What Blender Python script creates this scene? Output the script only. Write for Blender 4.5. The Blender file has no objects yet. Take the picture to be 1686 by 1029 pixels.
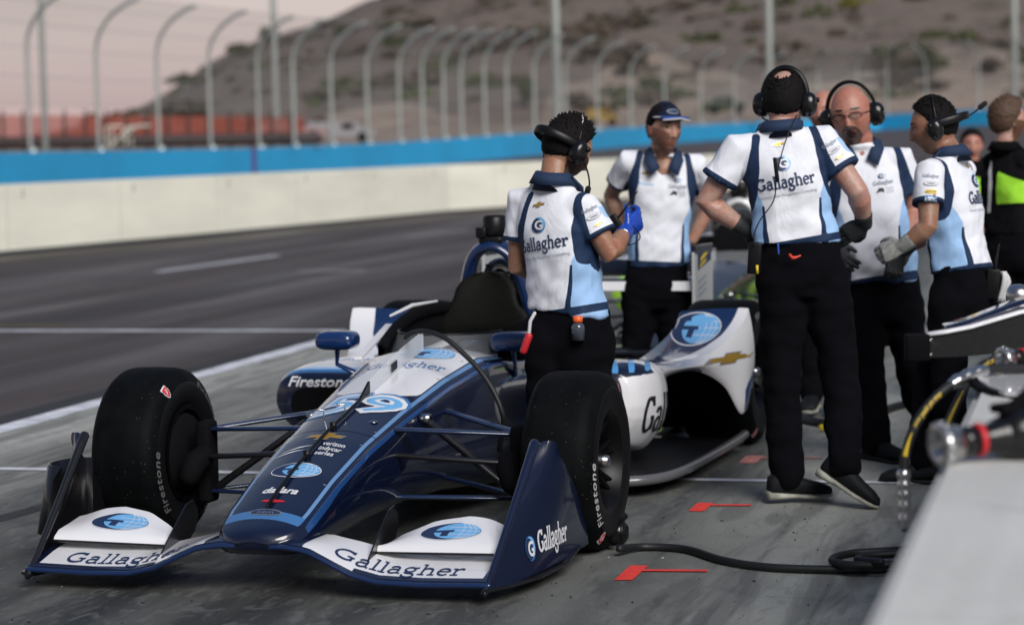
import bpy, bmesh, math, random
import numpy as np
from mathutils import Vector, Matrix, noise
from mathutils.bvhtree import BVHTree
random.seed(7)
SC = bpy.context.scene
COL = SC.collection
R = math.radians

# ------------------------------------------------------------------ camera
FPX, CXP, CYP, CAMH = 3858.0, 843.0, 514.5, 1.52      # focal length and principal point in photo pixels, eye height
dY = Vector((971, 304, -FPX)).normalized()
dX = -Vector((-15343, -31, -FPX)); dX = (dX - dX.dot(dY) * dY).normalized()
dZ = dX.cross(dY)
RCW = Matrix((dX, dY, dZ))                             # rows: world axes seen in camera space -> camera-to-world
cam = bpy.data.cameras.new('camera')
camo = bpy.data.objects.new('camera', cam); COL.objects.link(camo)
camo.matrix_world = Matrix.Translation((0, 0, CAMH)) @ RCW.to_4x4()
cam.sensor_width = 36.0
cam.lens = 36.0 * FPX / 1686.0
cam.clip_start = 0.1; cam.clip_end = 5000
cam.dof.use_dof = True
cam.dof.focus_distance = 8.4
cam.dof.aperture_fstop = 2.4
SC.camera = camo

# ------------------------------------------------------------------ world, sun, exposure
w = bpy.data.worlds.new('World'); SC.world = w; w.use_nodes = True
nt = w.node_tree; nt.nodes.clear()
wo = nt.nodes.new('ShaderNodeOutputWorld'); bg = nt.nodes.new('ShaderNodeBackground')
tc = nt.nodes.new('ShaderNodeTexCoord'); sx = nt.nodes.new('ShaderNodeSeparateXYZ')
cr = nt.nodes.new('ShaderNodeValToRGB')
nt.links.new(tc.outputs['Generated'], sx.inputs[0]); nt.links.new(sx.outputs['Z'], cr.inputs[0])
els = cr.color_ramp.elements
els[0].position = 0.0; els[0].color = (0.54, 0.40, 0.40, 1)
els[1].position = 1.0; els[1].color = (0.09, 0.14, 0.28, 1)
for p, c in ((0.012, (0.60, 0.45, 0.44)), (0.05, (0.66, 0.56, 0.53)), (0.14, (0.64, 0.60, 0.58)), (0.27, (0.26, 0.30, 0.37)), (0.5, (0.13, 0.18, 0.29))):
    e = els.new(p); e.color = c + (1,)
# thin high cloud: soft brightness changes
ns = nt.nodes.new('ShaderNodeTexNoise'); ns.inputs['Scale'].default_value = 2.2; ns.inputs['Detail'].default_value = 4
mp = nt.nodes.new('ShaderNodeMapping'); mp.inputs['Scale'].default_value = (1, 1, 5)
nt.links.new(tc.outputs['Generated'], mp.inputs[0]); nt.links.new(mp.outputs[0], ns.inputs[0])
mr = nt.nodes.new('ShaderNodeMapRange'); mr.inputs[1].default_value = .3; mr.inputs[2].default_value = .7; mr.inputs[3].default_value = .9; mr.inputs[4].default_value = 1.12
nt.links.new(ns.outputs[0], mr.inputs[0])
mm = nt.nodes.new('ShaderNodeVectorMath'); mm.operation = 'SCALE'
nt.links.new(cr.outputs[0], mm.inputs[0]); nt.links.new(mr.outputs[0], mm.inputs[3])
# the dusk glow lies ahead of the camera; the sky behind it is already darker
gd = nt.nodes.new('ShaderNodeVectorMath'); gd.operation = 'DOT_PRODUCT'; gd.inputs[1].default_value = (-0.35, 0.93, 0)
nt.links.new(tc.outputs['Generated'], gd.inputs[0])
gr = nt.nodes.new('ShaderNodeMapRange'); gr.inputs[1].default_value = -.6; gr.inputs[2].default_value = .6; gr.inputs[3].default_value = .45; gr.inputs[4].default_value = 1.0
nt.links.new(gd.outputs['Value'], gr.inputs[0])
m2 = nt.nodes.new('ShaderNodeVectorMath'); m2.operation = 'SCALE'
nt.links.new(mm.outputs[0], m2.inputs[0]); nt.links.new(gr.outputs[0], m2.inputs[3])
nt.links.new(m2.outputs[0], bg.inputs[0]); nt.links.new(bg.outputs[0], wo.inputs[0])
bg.inputs[1].default_value = 0.95
sl = bpy.data.lights.new('sun', 'SUN'); sl.energy = 3.6; sl.angle = R(34); sl.color = (1.0, 0.965, 0.94)
so = bpy.data.objects.new('sun', sl); COL.objects.link(so)
sun_dir = Vector((0.46, -0.62, 0.60)).normalized()    # towards the light
so.rotation_euler = sun_dir.to_track_quat('Z', 'Y').to_euler()
SC.view_settings.view_transform = 'Standard'; SC.view_settings.look = 'None'
SC.view_settings.exposure = 0.0; SC.view_settings.gamma = 1.0

# ------------------------------------------------------------------ pixel helpers (a photo pixel at a distance becomes a world point)
def ray(px, py):
    return RCW @ Vector((px - CXP, CYP - py, -FPX))
def at(px, py, dep):
    return Vector((0, 0, CAMH)) + ray(px, py) * (dep / FPX)
def atz(px, py, z=0.0):
    d = ray(px, py); return Vector((0, 0, CAMH)) + d * ((z - CAMH) / d.z)
VR, VU, VF = RCW @ Vector((1, 0, 0)), RCW @ Vector((0, 1, 0)), RCW @ Vector((0, 0, -1))
HR = Vector((VR.x, VR.y, 0)).normalized(); HF = Vector((-HR.y, HR.x, 0))   # horizontal right / away as seen in the photo
UP = Vector((0, 0, 1))

# ------------------------------------------------------------------ materials
def nodes(m):
    m.use_nodes = True; return m.node_tree
def mat(name, col, rough=.5, metal=0, coat=0, spec=.5, bump=0, bscale=40, bstretch=(1, 1, 1), var=0, vscale=5, trans=0, alpha=1, emit=0, crough=.03):
    m = bpy.data.materials.new(name); t = nodes(m); b = t.nodes['Principled BSDF']
    b.inputs['Base Color'].default_value = tuple(col) + (1,)
    b.inputs['Roughness'].default_value = rough; b.inputs['Metallic'].default_value = metal
    b.inputs['Coat Weight'].default_value = coat; b.inputs['Coat Roughness'].default_value = crough
    b.inputs['Specular IOR Level'].default_value = spec
    b.inputs['Transmission Weight'].default_value = trans; b.inputs['Alpha'].default_value = alpha
    if var or bump:
        c = t.nodes.new('ShaderNodeTexCoord'); mpn = t.nodes.new('ShaderNodeMapping'); mpn.inputs['Scale'].default_value = bstretch
        t.links.new(c.outputs['Object'], mpn.inputs[0])
    if var:
        n = t.nodes.new('ShaderNodeTexNoise'); n.inputs['Scale'].default_value = vscale; n.inputs['Detail'].default_value = 6
        t.links.new(mpn.outputs[0], n.inputs[0])
        r = t.nodes.new('ShaderNodeMapRange'); r.inputs[1].default_value = .3; r.inputs[2].default_value = .7
        r.inputs[3].default_value = 1 - var; r.inputs[4].default_value = 1 + var; t.links.new(n.outputs[0], r.inputs[0])
        v = t.nodes.new('ShaderNodeVectorMath'); v.operation = 'SCALE'; v.inputs[0].default_value = col
        t.links.new(r.outputs[0], v.inputs[3]); t.links.new(v.outputs[0], b.inputs['Base Color'])
    if bump:
        n = t.nodes.new('ShaderNodeTexNoise'); n.inputs['Scale'].default_value = bscale; n.inputs['Detail'].default_value = 4
        t.links.new(mpn.outputs[0], n.inputs[0])
        bp = t.nodes.new('ShaderNodeBump'); bp.inputs['Strength'].default_value = 1; bp.inputs['Distance'].default_value = bump
        t.links.new(n.outputs[0], bp.inputs['Height']); t.links.new(bp.outputs[0], b.inputs['Normal'])
    return m
def paint_mat(name, base, layers, **kw):
    """surface whose printed pattern is read from signed-distance attributes: layer colour where attribute > 0"""
    m = mat(name, base, **kw); t = m.node_tree; b = t.nodes['Principled BSDF']
    src = None
    for att, col in layers:
        a = t.nodes.new('ShaderNodeAttribute'); a.attribute_name = att
        g = t.nodes.new('ShaderNodeMath'); g.operation = 'GREATER_THAN'; g.inputs[1].default_value = 0
        t.links.new(a.outputs['Fac'], g.inputs[0])
        mx = t.nodes.new('ShaderNodeMix'); mx.data_type = 'RGBA'; mx.clamp_factor = True
        t.links.new(g.outputs[0], mx.inputs[0])
        if src is None: mx.inputs[6].default_value = tuple(base) + (1,)
        else: t.links.new(src, mx.inputs[6])
        mx.inputs[7].default_value = tuple(col) + (1,); src = mx.outputs[2]
    t.links.new(src, b.inputs['Base Color']); return m

NAVY = (0.0012, 0.0052, 0.027); LBLUE = (0.09, 0.33, 0.68); SKYB = (0.30, 0.55, 0.86); WHITE = (0.80, 0.80, 0.82)
M = {}
M['navy'] = mat('navy paint', NAVY, .35, 0, 1)
M['white'] = mat('white paint', WHITE, .35, 0, 1)
M['lblue'] = mat('light blue paint', LBLUE, .35, 0, 1)
M['carbon'] = mat('carbon fibre', (.006, .006, .008), .38, 0, .4, bump=.0004, bscale=400)
M['black'] = mat('black plastic', (.005, .005, .006), .4, spec=.3)
M['flatblack'] = mat('matt black', (.003, .003, .004), .85, spec=.12)
M['rubber'] = mat('tyre rubber', (.0032, .0038, .0042), .62, spec=.07, bump=.0012, bscale=220, var=.35, vscale=14)
t = M['rubber'].node_tree; b = t.nodes['Principled BSDF']; lk = b.inputs['Base Color'].links[0].from_socket
c_ = t.nodes.new('ShaderNodeTexCoord'); v_ = t.nodes.new('ShaderNodeTexVoronoi'); v_.inputs['Scale'].default_value = 42; t.links.new(c_.outputs['Object'], v_.inputs[0])
r_ = t.nodes.new('ShaderNodeMapRange'); r_.inputs[1].default_value = .045; r_.inputs[2].default_value = .075; r_.inputs[3].default_value = .55; r_.inputs[4].default_value = 0; t.links.new(v_.outputs['Distance'], r_.inputs[0])
x_ = t.nodes.new('ShaderNodeMix'); x_.data_type = 'RGBA'; t.links.new(r_.outputs[0], x_.inputs[0]); t.links.new(lk, x_.inputs[6]); x_.inputs[7].default_value = (.22, .22, .22, 1); t.links.new(x_.outputs[2], b.inputs['Base Color'])
M['sidewall'] = mat('tyre sidewall', (.004, .004, .005), .5, spec=.3)
M['rim'] = mat('black wheel rim', (.006, .006, .007), .4, .6)
M['steel'] = mat('bright steel', (.55, .55, .55), .28, 1, bump=.0005, bscale=60)
M['alu'] = mat('aluminium', (.6, .6, .62), .3, 1)
M['print_white'] = mat('white print', (.72, .73, .76), .5)
M['print_grey'] = mat('grey print', (.25, .28, .33), .6)
M['print_navy'] = mat('navy print', (.012, .03, .09), .6)
M['print_black'] = mat('black print', (.01, .01, .015), .6)
M['print_red'] = mat('red print', (.55, .02, .03), .5)
M['print_gold'] = mat('gold print', (.55, .33, .05), .35, .5)
M['print_silver'] = mat('silver print', (.45, .45, .47), .3, .7)
M['print_lb'] = mat('light blue print', (.16, .45, .80), .45, 0, .5)
M['print_mid'] = mat('mid blue print', (.04, .17, .42), .45, 0, .5)
M['print_yellow'] = mat('yellow print', (.75, .55, .02), .5)

# ------------------------------------------------------------------ objects
def link(o, parent=None):
    COL.objects.link(o)
    if parent is not None: o.parent = parent
    return o
def tag(o, label=None, cat=None, group=None, kind=None):
    if label: o['label'] = label
    if cat: o['category'] = cat
    if group: o['group'] = group
    if kind: o['kind'] = kind
    return o
def mesh(name, verts, faces, mats, parent=None, smooth=True, fm=None, off=None, autos=None):
    me = bpy.data.meshes.new(name)
    if off is not None: verts = [Vector(v) - off for v in verts]
    me.from_pydata([tuple(v) for v in verts], [], faces)
    if not isinstance(mats, (list, tuple)): mats = [mats]
    for m_ in mats: me.materials.append(m_)
    if fm is not None: me.polygons.foreach_set('material_index', fm)
    me.polygons.foreach_set('use_smooth', [smooth] * len(me.polygons))
    bmm = bmesh.new(); bmm.from_mesh(me); bmesh.ops.recalc_face_normals(bmm, faces=bmm.faces); bmm.to_mesh(me); bmm.free()
    me.update()
    if autos: 
        try: me.set_sharp_from_angle(angle=R(autos))
        except Exception: pass
    return link(bpy.data.objects.new(name, me), parent)
def empty(name, loc, rz=0):
    o = bpy.data.objects.new(name, None); COL.objects.link(o); o.location = loc; o.rotation_euler = (0, 0, rz)
    o.empty_display_size = .2; return o
def copy_tree(o, parent=None, swap=None):
    c = o.copy(); COL.objects.link(c)
    if parent is not None: c.parent = parent
    for ch in o.children: copy_tree(ch, c)
    return c
class G:
    """collects geometry for one mesh"""
    def __init__(s): s.v = []; s.f = []; s.m = []
    def add(s, v, f, m=0):
        n = len(s.v); s.v += [Vector(p) for p in v]; s.f += [tuple(i + n for i in q) for q in f]; s.m += [m] * len(f); return s
    def box(s, c, sz, m=0, rot=None, bev=0):
        bm_ = bmesh.new(); bmesh.ops.create_cube(bm_, size=1)
        for v in bm_.verts: v.co = Vector((v.co.x * sz[0], v.co.y * sz[1], v.co.z * sz[2]))
        if bev: bmesh.ops.bevel(bm_, geom=bm_.edges[:], offset=bev, segments=2, affect='EDGES', profile=.6)
        if rot is not None: bmesh.ops.transform(bm_, matrix=rot, verts=bm_.verts)
        bm_.verts.index_update()
        s.add([v.co + Vector(c) for v in bm_.verts], [tuple(v.index for v in f.verts) for f in bm_.faces], m); bm_.free(); return s
    def tube(s, pts, rad, n=12, m=0, flat=1.0, updir=None, cap=True):
        v, f = tube(pts, rad, n, flat, updir, cap); return s.add(v, f, m)
    def lathe(s, prof, axis='x', c=(0, 0, 0), n=48, m=0, mfn=None):
        """prof: list of (a, r) along axis; closed torus if last==first"""
        c = Vector(c); vs = []; fs = []; ms = []
        for a, r_ in prof:
            for k in range(n):
                t = 2 * math.pi * k / n; p = (r_ * math.cos(t), r_ * math.sin(t))
                vs.append(c + (Vector((a, p[0], p[1])) if axis == 'x' else Vector((p[0], a, p[1])) if axis == 'y' else Vector((p[0], p[1], a))))
        for i in range(len(prof) - 1):
            for k in range(n):
                k2 = (k + 1) % n; fs.append((i * n + k, i * n + k2, (i + 1) * n + k2, (i + 1) * n + k)); ms.append(m if mfn is None else mfn(i))
        n0 = len(s.v); s.v += vs; s.f += [tuple(i + n0 for i in q) for q in fs]; s.m += ms; return s
    def loft(s, rings, m=0, capa=True, capb=True):
        v, f = loft(rings, capa, capb); return s.add(v, f, m)
    def build(s, name, mats, parent=None, smooth=True, off=None, autos=None):
        return mesh(name, s.v, s.f, mats, parent, smooth, s.m, off, autos)
def loft(rings, capa=True, capb=True):
    n = len(rings[0]); v = [Vector(p) for r_ in rings for p in r_]; f = []
    for i in range(len(rings) - 1):
        for k in range(n):
            k2 = (k + 1) % n; f.append((i * n + k, i * n + k2, (i + 1) * n + k2, (i + 1) * n + k))
    def cap(base, rev):
        c = sum((v[base + k] for k in range(n)), Vector()) / n; v.append(c); ci = len(v) - 1
        for k in range(n):
            k2 = (k + 1) % n; f.append((base + k2, base + k, ci) if not rev else (base + k, base + k2, ci))
    if capa: cap(0, False)
    if capb: cap((len(rings) - 1) * n, True)
    return v, f
def smooth_path(pts, sub=4, closed=False):
    pts = [Vector(p) for p in pts]; out = []
    for i in range(len(pts) - 1):
        p0 = pts[max(i - 1, 0)]; p1 = pts[i]; p2 = pts[i + 1]; p3 = pts[min(i + 2, len(pts) - 1)]
        for k in range(sub):
            t = k / sub
            out.append(.5 * ((2 * p1) + (p2 - p0) * t + (2 * p0 - 5 * p1 + 4 * p2 - p3) * t * t + (-p0 + 3 * p1 - 3 * p2 + p3) * t ** 3))
    out.append(pts[-1]); return out
def interp(xs, ys, x):
    return float(np.interp(x, xs, ys))
def tube(pts, rad, n=12, flat=1.0, updir=None, cap=True):
    pts = [Vector(p) for p in pts]
    if not hasattr(rad, '__len__'): rad = [rad] * len(pts)
    T = []
    for i in range(len(pts)):
        a = pts[max(i - 1, 0)]; b = pts[min(i + 1, len(pts) - 1)]; T.append((b - a).normalized())
    u = Vector(updir) if updir is not None else (Vector((0, 0, 1)) if abs(T[0].z) < .9 else Vector((1, 0, 0)))
    rings = []
    P = []; Rr = []; TT = []
    if cap:
        P += [pts[0] - T[0] * rad[0] * .85, pts[0] - T[0] * rad[0] * .5]; Rr += [rad[0] * .4, rad[0] * .85]; TT += [T[0]] * 2
    P += pts; Rr += list(rad); TT += T
    if cap:
        P += [pts[-1] + T[-1] * rad[-1] * .5, pts[-1] + T[-1] * rad[-1] * .85]; Rr += [rad[-1] * .85, rad[-1] * .4]; TT += [T[-1]] * 2
    for p, r_, t in zip(P, Rr, TT):
        u = (u - u.dot(t) * t)
        if u.length < 1e-5: u = t.orthogonal()
        u.normalize(); s_ = t.cross(u)
        rings.append([p + (u * math.cos(2 * math.pi * k / n) * flat + s_ * math.sin(2 * math.pi * k / n)) * r_ for k in range(n)])
        
    return loft(rings)
def remesh(g, voxel=.008, smooth_it=6, fac=.6, disp=None):
    """union of closed overlapping shells -> one continuous skin; returns verts, faces"""
    me = bpy.data.meshes.new('tmp'); me.from_pydata([tuple(v) for v in g.v], [], g.f)
    b = bmesh.new(); b.from_mesh(me); bmesh.ops.recalc_face_normals(b, faces=b.faces); b.to_mesh(me); b.free()
    o = bpy.data.objects.new('tmp', me); COL.objects.link(o)
    md = o.modifiers.new('r', 'REMESH'); md.mode = 'VOXEL'; md.voxel_size = voxel; md.adaptivity = 0
    ms = o.modifiers.new('s', 'SMOOTH'); ms.factor = fac; ms.iterations = smooth_it
    dg = bpy.context.evaluated_depsgraph_get(); ev = o.evaluated_get(dg); m2 = ev.to_mesh()
    co = np.empty(len(m2.vertices) * 3, 'f'); m2.vertices.foreach_get('co', co); co = co.reshape(-1, 3)
    no = np.empty(len(m2.vertices) * 3, 'f'); m2.vertex_normals.foreach_get('vector', no); no = no.reshape(-1, 3)
    fa = [tuple(p.vertices) for p in m2.polygons]
    ev.to_mesh_clear(); bpy.data.objects.remove(o); bpy.data.meshes.remove(me)
    return co, no, fa
def np_mesh(name, co, fa, mats, parent=None, off=None, attrs=None, smooth=True):
    me = bpy.data.meshes.new(name)
    if off is not None: co = co - np.array(off)
    me.from_pydata([tuple(map(float, c)) for c in co], [], fa)
    for m_ in (mats if isinstance(mats, (list, tuple)) else [mats]): me.materials.append(m_)
    me.polygons.foreach_set('use_smooth', [smooth] * len(me.polygons))
    for k, a in (attrs or {}).items():
        at_ = me.attributes.new(k, 'FLOAT', 'POINT'); at_.data.foreach_set('value', np.asarray(a, 'f'))
    me.update(); return link(bpy.data.objects.new(name, me), parent)
def seg_dist(co, a, b):
    a = np.array(a, float); b = np.array(b, float); ab = b - a
    t = np.clip(((co - a) @ ab) / max(ab @ ab, 1e-9), 0, 1)
    return np.linalg.norm(co - (a + t[:, None] * ab), axis=1), t
def poly_dist(co, pts):
    d = np.full(len(co), 1e9)
    for i in range(len(pts) - 1): d = np.minimum(d, seg_dist(co, pts[i], pts[i + 1])[0])
    return d

# ------------------------------------------------------------------ flat prints laid onto surfaces
class Flat:
    def __init__(s): s.v = []; s.f = []; s.m = []; s.mats = []
    def mi(s, m_):
        if m_ not in s.mats: s.mats.append(m_)
        return s.mats.index(m_)
    def poly(s, pts, m_, lay=0):
        n = len(s.v); s.v += [(p[0], p[1], lay) for p in pts]; s.f.append(tuple(range(n, n + len(pts)))); s.m.append(s.mi(m_)); return s
    def ell(s, cx, cy, a, b, m_, lay=0, n=36, a0=0, a1=360):
        return s.poly([(cx + a * math.cos(R(a0 + (a1 - a0) * k / n)), cy + b * math.sin(R(a0 + (a1 - a0) * k / n))) for k in range(n if a1 - a0 >= 360 else n + 1)], m_, lay)
    def ribbon(s, pts, w_, m_, lay=0):
        P = [Vector((p[0], p[1])) for p in pts]; L = []; Q = []
        for i, p in enumerate(P):
            t = (P[min(i + 1, len(P) - 1)] - P[max(i - 1, 0)]).normalized(); n_ = Vector((-t.y, t.x)) * (w_ / 2)
            L.append(p + n_); Q.append(p - n_)
        for i in range(len(P) - 1): s.poly([L[i], L[i + 1], Q[i + 1], Q[i]], m_, lay)
        return s
    def text(s, txt, x, y, h, m_, lay=0, bold=0.0, shear=0, width=None, align='C', space=1.0):
        cu = bpy.data.curves.new('t', 'FONT'); cu.body = txt; cu.size = 1; cu.offset = bold; cu.shear = shear; cu.resolution_u = 3; cu.space_character = space
        o = bpy.data.objects.new('t', cu); COL.objects.link(o)
        dg = bpy.context.evaluated_depsgraph_get(); ev = o.evaluated_get(dg); me = ev.to_mesh()
        vs = [(v.co.x, v.co.y) for v in me.vertices]; fs = [tuple(p.vertices) for p in me.polygons]; ev.to_mesh_clear()
        bpy.data.objects.remove(o); bpy.data.curves.remove(cu)
        x0 = min(v[0] for v in vs); x1 = max(v[0] for v in vs)
        sc = h / .7; sx_ = sc if width is None else width / (x1 - x0)
        ox = x - ((x0 + x1) / 2 * sx_ if align == 'C' else x0 * sx_)
        n = len(s.v); s.v += [(v[0] * sx_ + ox, v[1] * sc + y, lay) for v in vs]
        s.f += [tuple(i + n for i in f) for f in fs]; s.m += [s.mi(m_)] * len(fs); return s
    def done(s, cell):
        b = bmesh.new(); vs = [b.verts.new(v) for v in s.v]; b.verts.ensure_lookup_table()
        for f, m_ in zip(s.f, s.m):
            try: q = b.faces.new([vs[i] for i in f]); q.material_index = m_
            except ValueError: pass
        bmesh.ops.triangulate(b, faces=b.faces[:])
        if cell:
            xs = [v[0] for v in s.v]; ys = [v[1] for v in s.v]
            for ax, lo, hi in ((0, min(xs), max(xs)), (1, min(ys), max(ys))):
                k = lo + cell
                while k < hi:
                    co = [0, 0, 0]; no = [0, 0, 0]; co[ax] = k; no[ax] = 1
                    bmesh.ops.bisect_plane(b, geom=b.verts[:] + b.edges[:] + b.faces[:], plane_co=co, plane_no=no); k += cell
        b.verts.index_update(); V = [v.co.copy() for v in b.verts]; F = [tuple(v.index for v in f.verts) for f in b.faces]; mi = [f.material_index for f in b.faces]
        b.free(); return V, F, mi
def bvh_of(objs):
    V = []; F = []
    for o in objs:
        n = len(V); V += [v.co.copy() for v in o.data.vertices]; F += [tuple(i + n for i in p.vertices) for p in o.data.polygons]
    return BVHTree.FromPolygons(V, F)
def decal(name, fl, O, U, V, D, targets, parent, eps=.0015, cell=.02, laystep=.0005, maxd=1.0, warp=None):
    """project flat art along D onto the target meshes (all in the parent's space)"""
    bv = targets if isinstance(targets, BVHTree) else bvh_of(targets)
    vs, fs, mi = fl.done(cell); O = Vector(O); U = Vector(U); V = Vector(V); D = Vector(D).normalized(); out = []; ok = []
    for p in vs:
        q = O + U * p.x + V * p.y
        if warp: q = warp(p.x, p.y)
        h, nrm, i, d = bv.ray_cast(q - D * .3, D, max(maxd, 1.6))
        if h is None: out.append(q); ok.append(False)
        else:
            if nrm.dot(D) > 0: nrm = -nrm
            out.append(h + nrm * (eps + p.z * laystep)); ok.append(True)
    F2 = []; M2 = []
    for f, m_ in zip(fs, mi):
        if all(ok[i] for i in f) and max((out[f[i]] - out[f[i - 1]]).length for i in range(len(f))) < cell * 4 + .01: F2.append(f); M2.append(m_)
    return mesh_raw(name, out, F2, fl.mats, parent, M2)
def mesh_raw(name, verts, faces, mats, parent, fm):
    me = bpy.data.meshes.new(name); me.from_pydata([tuple(v) for v in verts], [], faces)
    for m_ in mats: me.materials.append(m_)
    me.polygons.foreach_set('material_index', fm)
    b = bmesh.new(); b.from_mesh(me); bmesh.ops.delete(b, geom=[v for v in b.verts if not v.link_faces], context='VERTS'); b.to_mesh(me); b.free()
    return link(bpy.data.objects.new(name, me), parent)

# slab-serif wordmark drawn from strokes (x-height .5, cap .74)
def arc(cx, cy, rx, ry, a0, a1, n=12):
    return [(cx + rx * math.cos(R(a0 + (a1 - a0) * k / n)), cy + ry * math.sin(R(a0 + (a1 - a0) * k / n))) for k in range(n + 1)]
GL = {
 'G': (.74, [arc(.37, .37, .31, .33, 48, 318, 18), [(.60, .30), (.60, .06)], [(.44, .32), (.68, .32)], [(.57, .74), (.57, .55)]]),
 'a': (.52, [arc(.23, .27, .17, .22, 70, 170, 6)[:4], [(.10, .40), (.16, .49), (.28, .50), (.36, .44), (.38, .34), (.38, .04), (.48, .03)], arc(.22, .16, .15, .14, 60, 330, 12), [(.29, .29), (.38, .30)]]),
 'l': (.28, [[(.13, 0), (.13, .78)], [(.02, .75), (.15, .75)], [(.01, .03), (.26, .03)]]),
 'g': (.54, [arc(.24, .33, .16, .16, 0, 360, 16), [(.36, .45), (.50, .49)], [(.14, .19), (.10, .12), (.20, .07), (.38, .05), (.44, -.04)], arc(.25, -.08, .19, .13, 20, -200, 12)]),
 'h': (.60, [[(.13, 0), (.13, .78)], [(.02, .75), (.15, .75)], [(.01, .03), (.24, .03)], arc(.29, .33, .155, .16, 170, 0, 10) + [(.445, 0)], [(.34, .03), (.57, .03)]]),
 'e': (.50, [arc(.25, .25, .19, .23, 0, 318, 16), [(.07, .27), (.44, .27)]]),
 'r': (.42, [[(.13, 0), (.13, .47)], [(.02, .46), (.15, .46)], [(.01, .03), (.27, .03)], [(.13, .30), (.20, .42), (.30, .47), (.38, .45)], [(.37, .48), (.37, .36)]]),
}
def wordmark(fl, txt, x, y, h, m_, wt=.095, lay=0, width=None, sx=1.0):
    tw = sum(GL[c][0] for c in txt); k = h / .74; kx = k * sx if width is None else width / tw; cx = x - tw * kx / 2
    for i, c in enumerate(txt):
        wd, st = GL[c]
        for j, s_ in enumerate(st):
            ww = wt * (1.15 if c == 'G' else 1) * (.8 if len(s_) == 2 and abs(s_[0][1] - s_[1][1]) < .01 else 1)
            fl.ribbon([(cx + p[0] * kx, y + p[1] * k) for p in s_], ww * min(k, kx * 1.3), m_, lay + .12 * j)
        cx += wd * kx
    return fl
def globe(fl, x, y, a, b, wide=True, lay=0):
    if wide:
        fl.ell(x, y, a * 1.06, b * 1.12, M['print_white'], lay); fl.ell(x, y, a * 1.02, b * 1.04, M['print_navy'], lay + 1)
        fl.ell(x + a * .22, y, a * .78, b * .98, M['print_lb'], lay + 2)
        for q in (.25, .55, .8):
            fl.ribbon(arc(x + a * .22, y, a * .78 * q, b * .96, -88, 88, 10), b * .045, M['print_white'], lay + 3)
        for q in (-.45, 0.02, .45): fl.ribbon([(x - a * .1, y + b * q), (x + a * .22 + a * .78 * math.sqrt(1 - q * q) * .98, y + b * q)], b * .045, M['print_white'], lay + 3.3)
        fl.poly([(x - a * .55, y + b * .12), (x + a * .12, y + b * .12), (x + a * .12, y - b * .12), (x - a * .02, y - b * .12), (x - a * .02, y - b * .62), (x - a * .28, y - b * .62), (x - a * .28, y - b * .12), (x - a * .55, y - b * .12)], M['print_navy'], lay + 4)
    else:
        fl.ell(x, y, a, b, M['print_mid'], lay); fl.ell(x + a * .12, y + b * .1, a * .85, b * .85, M['print_lb'], lay + 1)
        fl.ell(x - a * .22, y - b * .02, a * .75, b * .9, M['print_navy'], lay + 2)
        fl.text('G', x + a * .05, y - b * .58, b * 1.15, M['print_white'], lay + 3, bold=.03, width=a * 1.15)
    return fl
def bowtie(fl, x, y, w_, lay=0, sh=.18):
    h = w_ * .34
    def pts(a, b, e): return [(x - a + sh * h * q, y + q) if 0 else (x + px_ + sh * py_ , y + py_) for px_, py_ in ((-a, -b * .42), (-a * .9, b * .42), (-a * .33, b * .42), (-a * .3, b), (a * .38, b), (a * .35, b * .42), (a, b * .42), (a * .9, -b * .42), (a * .33, -b * .42), (a * .3, -b), (-a * .38, -b), (-a * .35, -b * .42))]
    fl.poly(pts(w_ / 2, h / 2, 0), M['print_silver'], lay); fl.poly(pts(w_ / 2 * .88, h / 2 * .78, 0), M['print_gold'], lay + 1)
    return fl
# ================================================================== SETTING
def hor(px): return 211 + (1814 - px) * .0205
def sheet(name, pts, z, m_, kind='structure'):
    o = mesh(name, [(p[0], p[1], z) for p in pts], [tuple(range(len(pts)))], m_, smooth=False)
    tag(o, kind=kind); return o

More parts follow.
